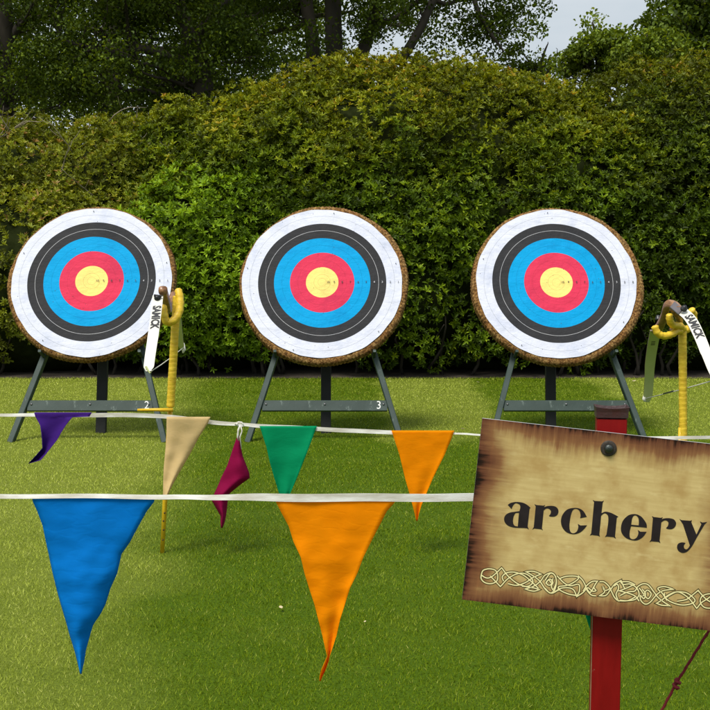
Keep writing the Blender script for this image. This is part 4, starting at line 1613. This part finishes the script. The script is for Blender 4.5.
disc(mb, bxy[0], bxy[1], [(.0105, .003), (.0105, .006), (.0095, .0085), (.0075, .0105), (.004, .0115), (.001, .0118)])
mb.build('bolt_head', M_BOLT, board)

# post
m, t, b = material('red_post_paint')
o = t.obj()
n = t.noise(t.mapping(o, (1, 1, .15)), 25, 5, .65)
c = t.mix(t.mapr(n, .35, .65), (.17, .002, .002), (.24, .004, .004))
c = t.mix(t.mapr(t.noise(o, 45, 4, .6), .70, .76, 0, .7), c, (.35, .22, .14))
t.put(b.inputs['Base Color'], c)
b.inputs['Roughness'].default_value = .5
b.inputs['Specular IOR Level'].default_value = .2
t.put(b.inputs['Normal'], t.bump(n, .25, .003))
M_RED = m
M_RAW = simple('bare_timber', (.33, .22, .12), .8, .4, 30)
pn = ex0.cross(ez0)      # post turned with the board: axis pointing away or to camera
if pn.y > 0:
    pn = -pn
pc_top = P(611.2, 417, 2.70)
pc_bot = P(604.2, 712, 2.70)
dirp = (pc_top-pc_bot).normalized()
foot_ = pc_bot - dirp*(pc_bot.z+.25)/dirp.z
PW, PD = .0700, .040
mb = MB()
k0 = len(mb.f)
mb.bar(foot_, pc_top - dirp*.003, PW, PD, pn, bev=.002)
# left chamfer shows bare wood
mb.build('post', M_RED, root)
mb = MB()
side = dirp.cross(pn).normalized()
if side.x > 0:
    side = -side
e0 = side*(PW/2+.0003) + pn*(PD/2-.004)
mb.bar(foot_ + e0, pc_top + e0 - dirp*.03, .0012, .006, pn)
mb.build('worn_edge', M_RAW, root)
# cap: flared metal sleeve
mb = MB()
def ring(zoff, w_, d_, sag=0.0, n=8):
    c0 = pc_top + dirp*zoff
    out = []
    for s in range(n+1):
        u = -1+2*s/n
        out.append(c0 + side*(-u)*w_/2 + pn*d_/2 - dirp*sag*(1-u*u))
    for s in range(n+1):
        u = 1-2*s/n
        out.append(c0 + side*(-u)*w_/2 - pn*d_/2 - dirp*sag*(1-u*u))
    return out
rings = [ring(0.0, .0715, .042), ring(.001, .0735, .044), ring(.014, .0745, .045), ring(.027, .0785, .049, .004), ring(.0275, .0765, .047, .004), ring(.018, .069, .040, .004)]
K = len(rings[0])
vs = [v for rg in rings for v in rg]
fs = [[i*K+k, i*K+(k+1) % K, (i+1)*K+(k+1) % K, (i+1)*K+k] for i in range(len(rings)-1) for k in range(K)]
fs.append([(len(rings)-1)*K+k for k in range(K)])
mb.add(vs, fs)
mb.build('post_cap', simple('cap_metal', (.03, .018, .018), .5, .5, 25, .3, spec=.5, col2=(.05, .012, .012)), root)

# red guy cord
M_CORD = simple('red_cord', (.23, .012, .022), .7, .35, 300, .5)
a = P(735, 592, 2.72)
b_ = P(585, 838, 2.80)
root = thing('guy_cord', (b_.x, b_.y, 0), 'thin dark red knotted cord slanting down beside the red post', 'cord')
mb = MB()
pts = []
p676 = P(676.5, 683, 2.745)
def seg_(p, q, n):
    return [p.lerp(q, i/n) for i in range(n)]
line = seg_(a, P(708, 632, 2.73), 10) + seg_(P(708, 632, 2.73), p676, 20) + seg_(p676, P(662, 710, 2.755), 12) + seg_(P(662, 710, 2.755), Vector((b_.x, b_.y, .0)), 30) + [Vector((b_.x, b_.y, -.02))]
line = [q + Vector((.0007*math.sin(i*1.3), 0, 0)) for i, q in enumerate(line)]
mb.tube(line, [.0036*(1+.12*math.sin(i*2.4)) for i in range(len(line))], 8)
cord = mb.build('cord', M_CORD, root)
mb = MB()
lumpy(mb, [p676 + Vector(q)*.001 for q in ((3, 0, 12), (-4, -5, 7), (5, -6, 3), (5, 4, -1), (-5, 4, -4), (-4, -5, -8), (3, -3, -11), (-2, 0, -15))], .0042, seed=1, amp=.2)
mb.build('knot', M_CORD, root)

# ------------------------------------------------------------------ small things on the lawn
M_FALL = simple('fallen_leaf', (.55, .47, .28), .8, .3, 80)
spots = [(281, 612, .022, 'pale fallen leaf on the grass left of the large orange pennant tip'),
         (365, 626, .012, 'tiny pale petal on the grass right of the large orange pennant'),
         (463, 431.5, .035, 'pale fallen leaf on the grass just above the tape beside the sign'),
         (634, 383, .045, 'pale fallen leaf at the hedge foot right of the right target'),
         (478, 384, .03, 'small pale leaf at the hedge foot left of the right target')]
for px, py, s, lab in spots:
    g = G(px, py)
    mb = MB()
    ang = random.uniform(0, 6)
    vs = []
    for i in range(9):
        u = i/8
        wv = math.sin(PI*u)**.8*.36*s
        for q in (-1, 0, 1):
            lx, ly = (u-.5)*s, wv*q
            vs.append((g.x + lx*math.cos(ang)-ly*math.sin(ang), g.y + lx*math.sin(ang)+ly*math.cos(ang), .016 + .25*s*abs(q)*.6 + .2*s*u*u))
    fs = [[i*3+k, i*3+k+1, (i+1)*3+k+1, (i+1)*3+k] for i in range(8) for k in range(2)]
    mb.add(vs, fs, 0, True)
    o = mb.build('fallen_leaf', M_FALL)
    md = o.modifiers.new('thickness', 'SOLIDIFY')
    md.thickness = .0008
    tag(o, lab, 'leaf', 'pale leaves fallen on the lawn')

for o in bpy.data.objects:
    if '_loc' in o:
        del o['_loc']
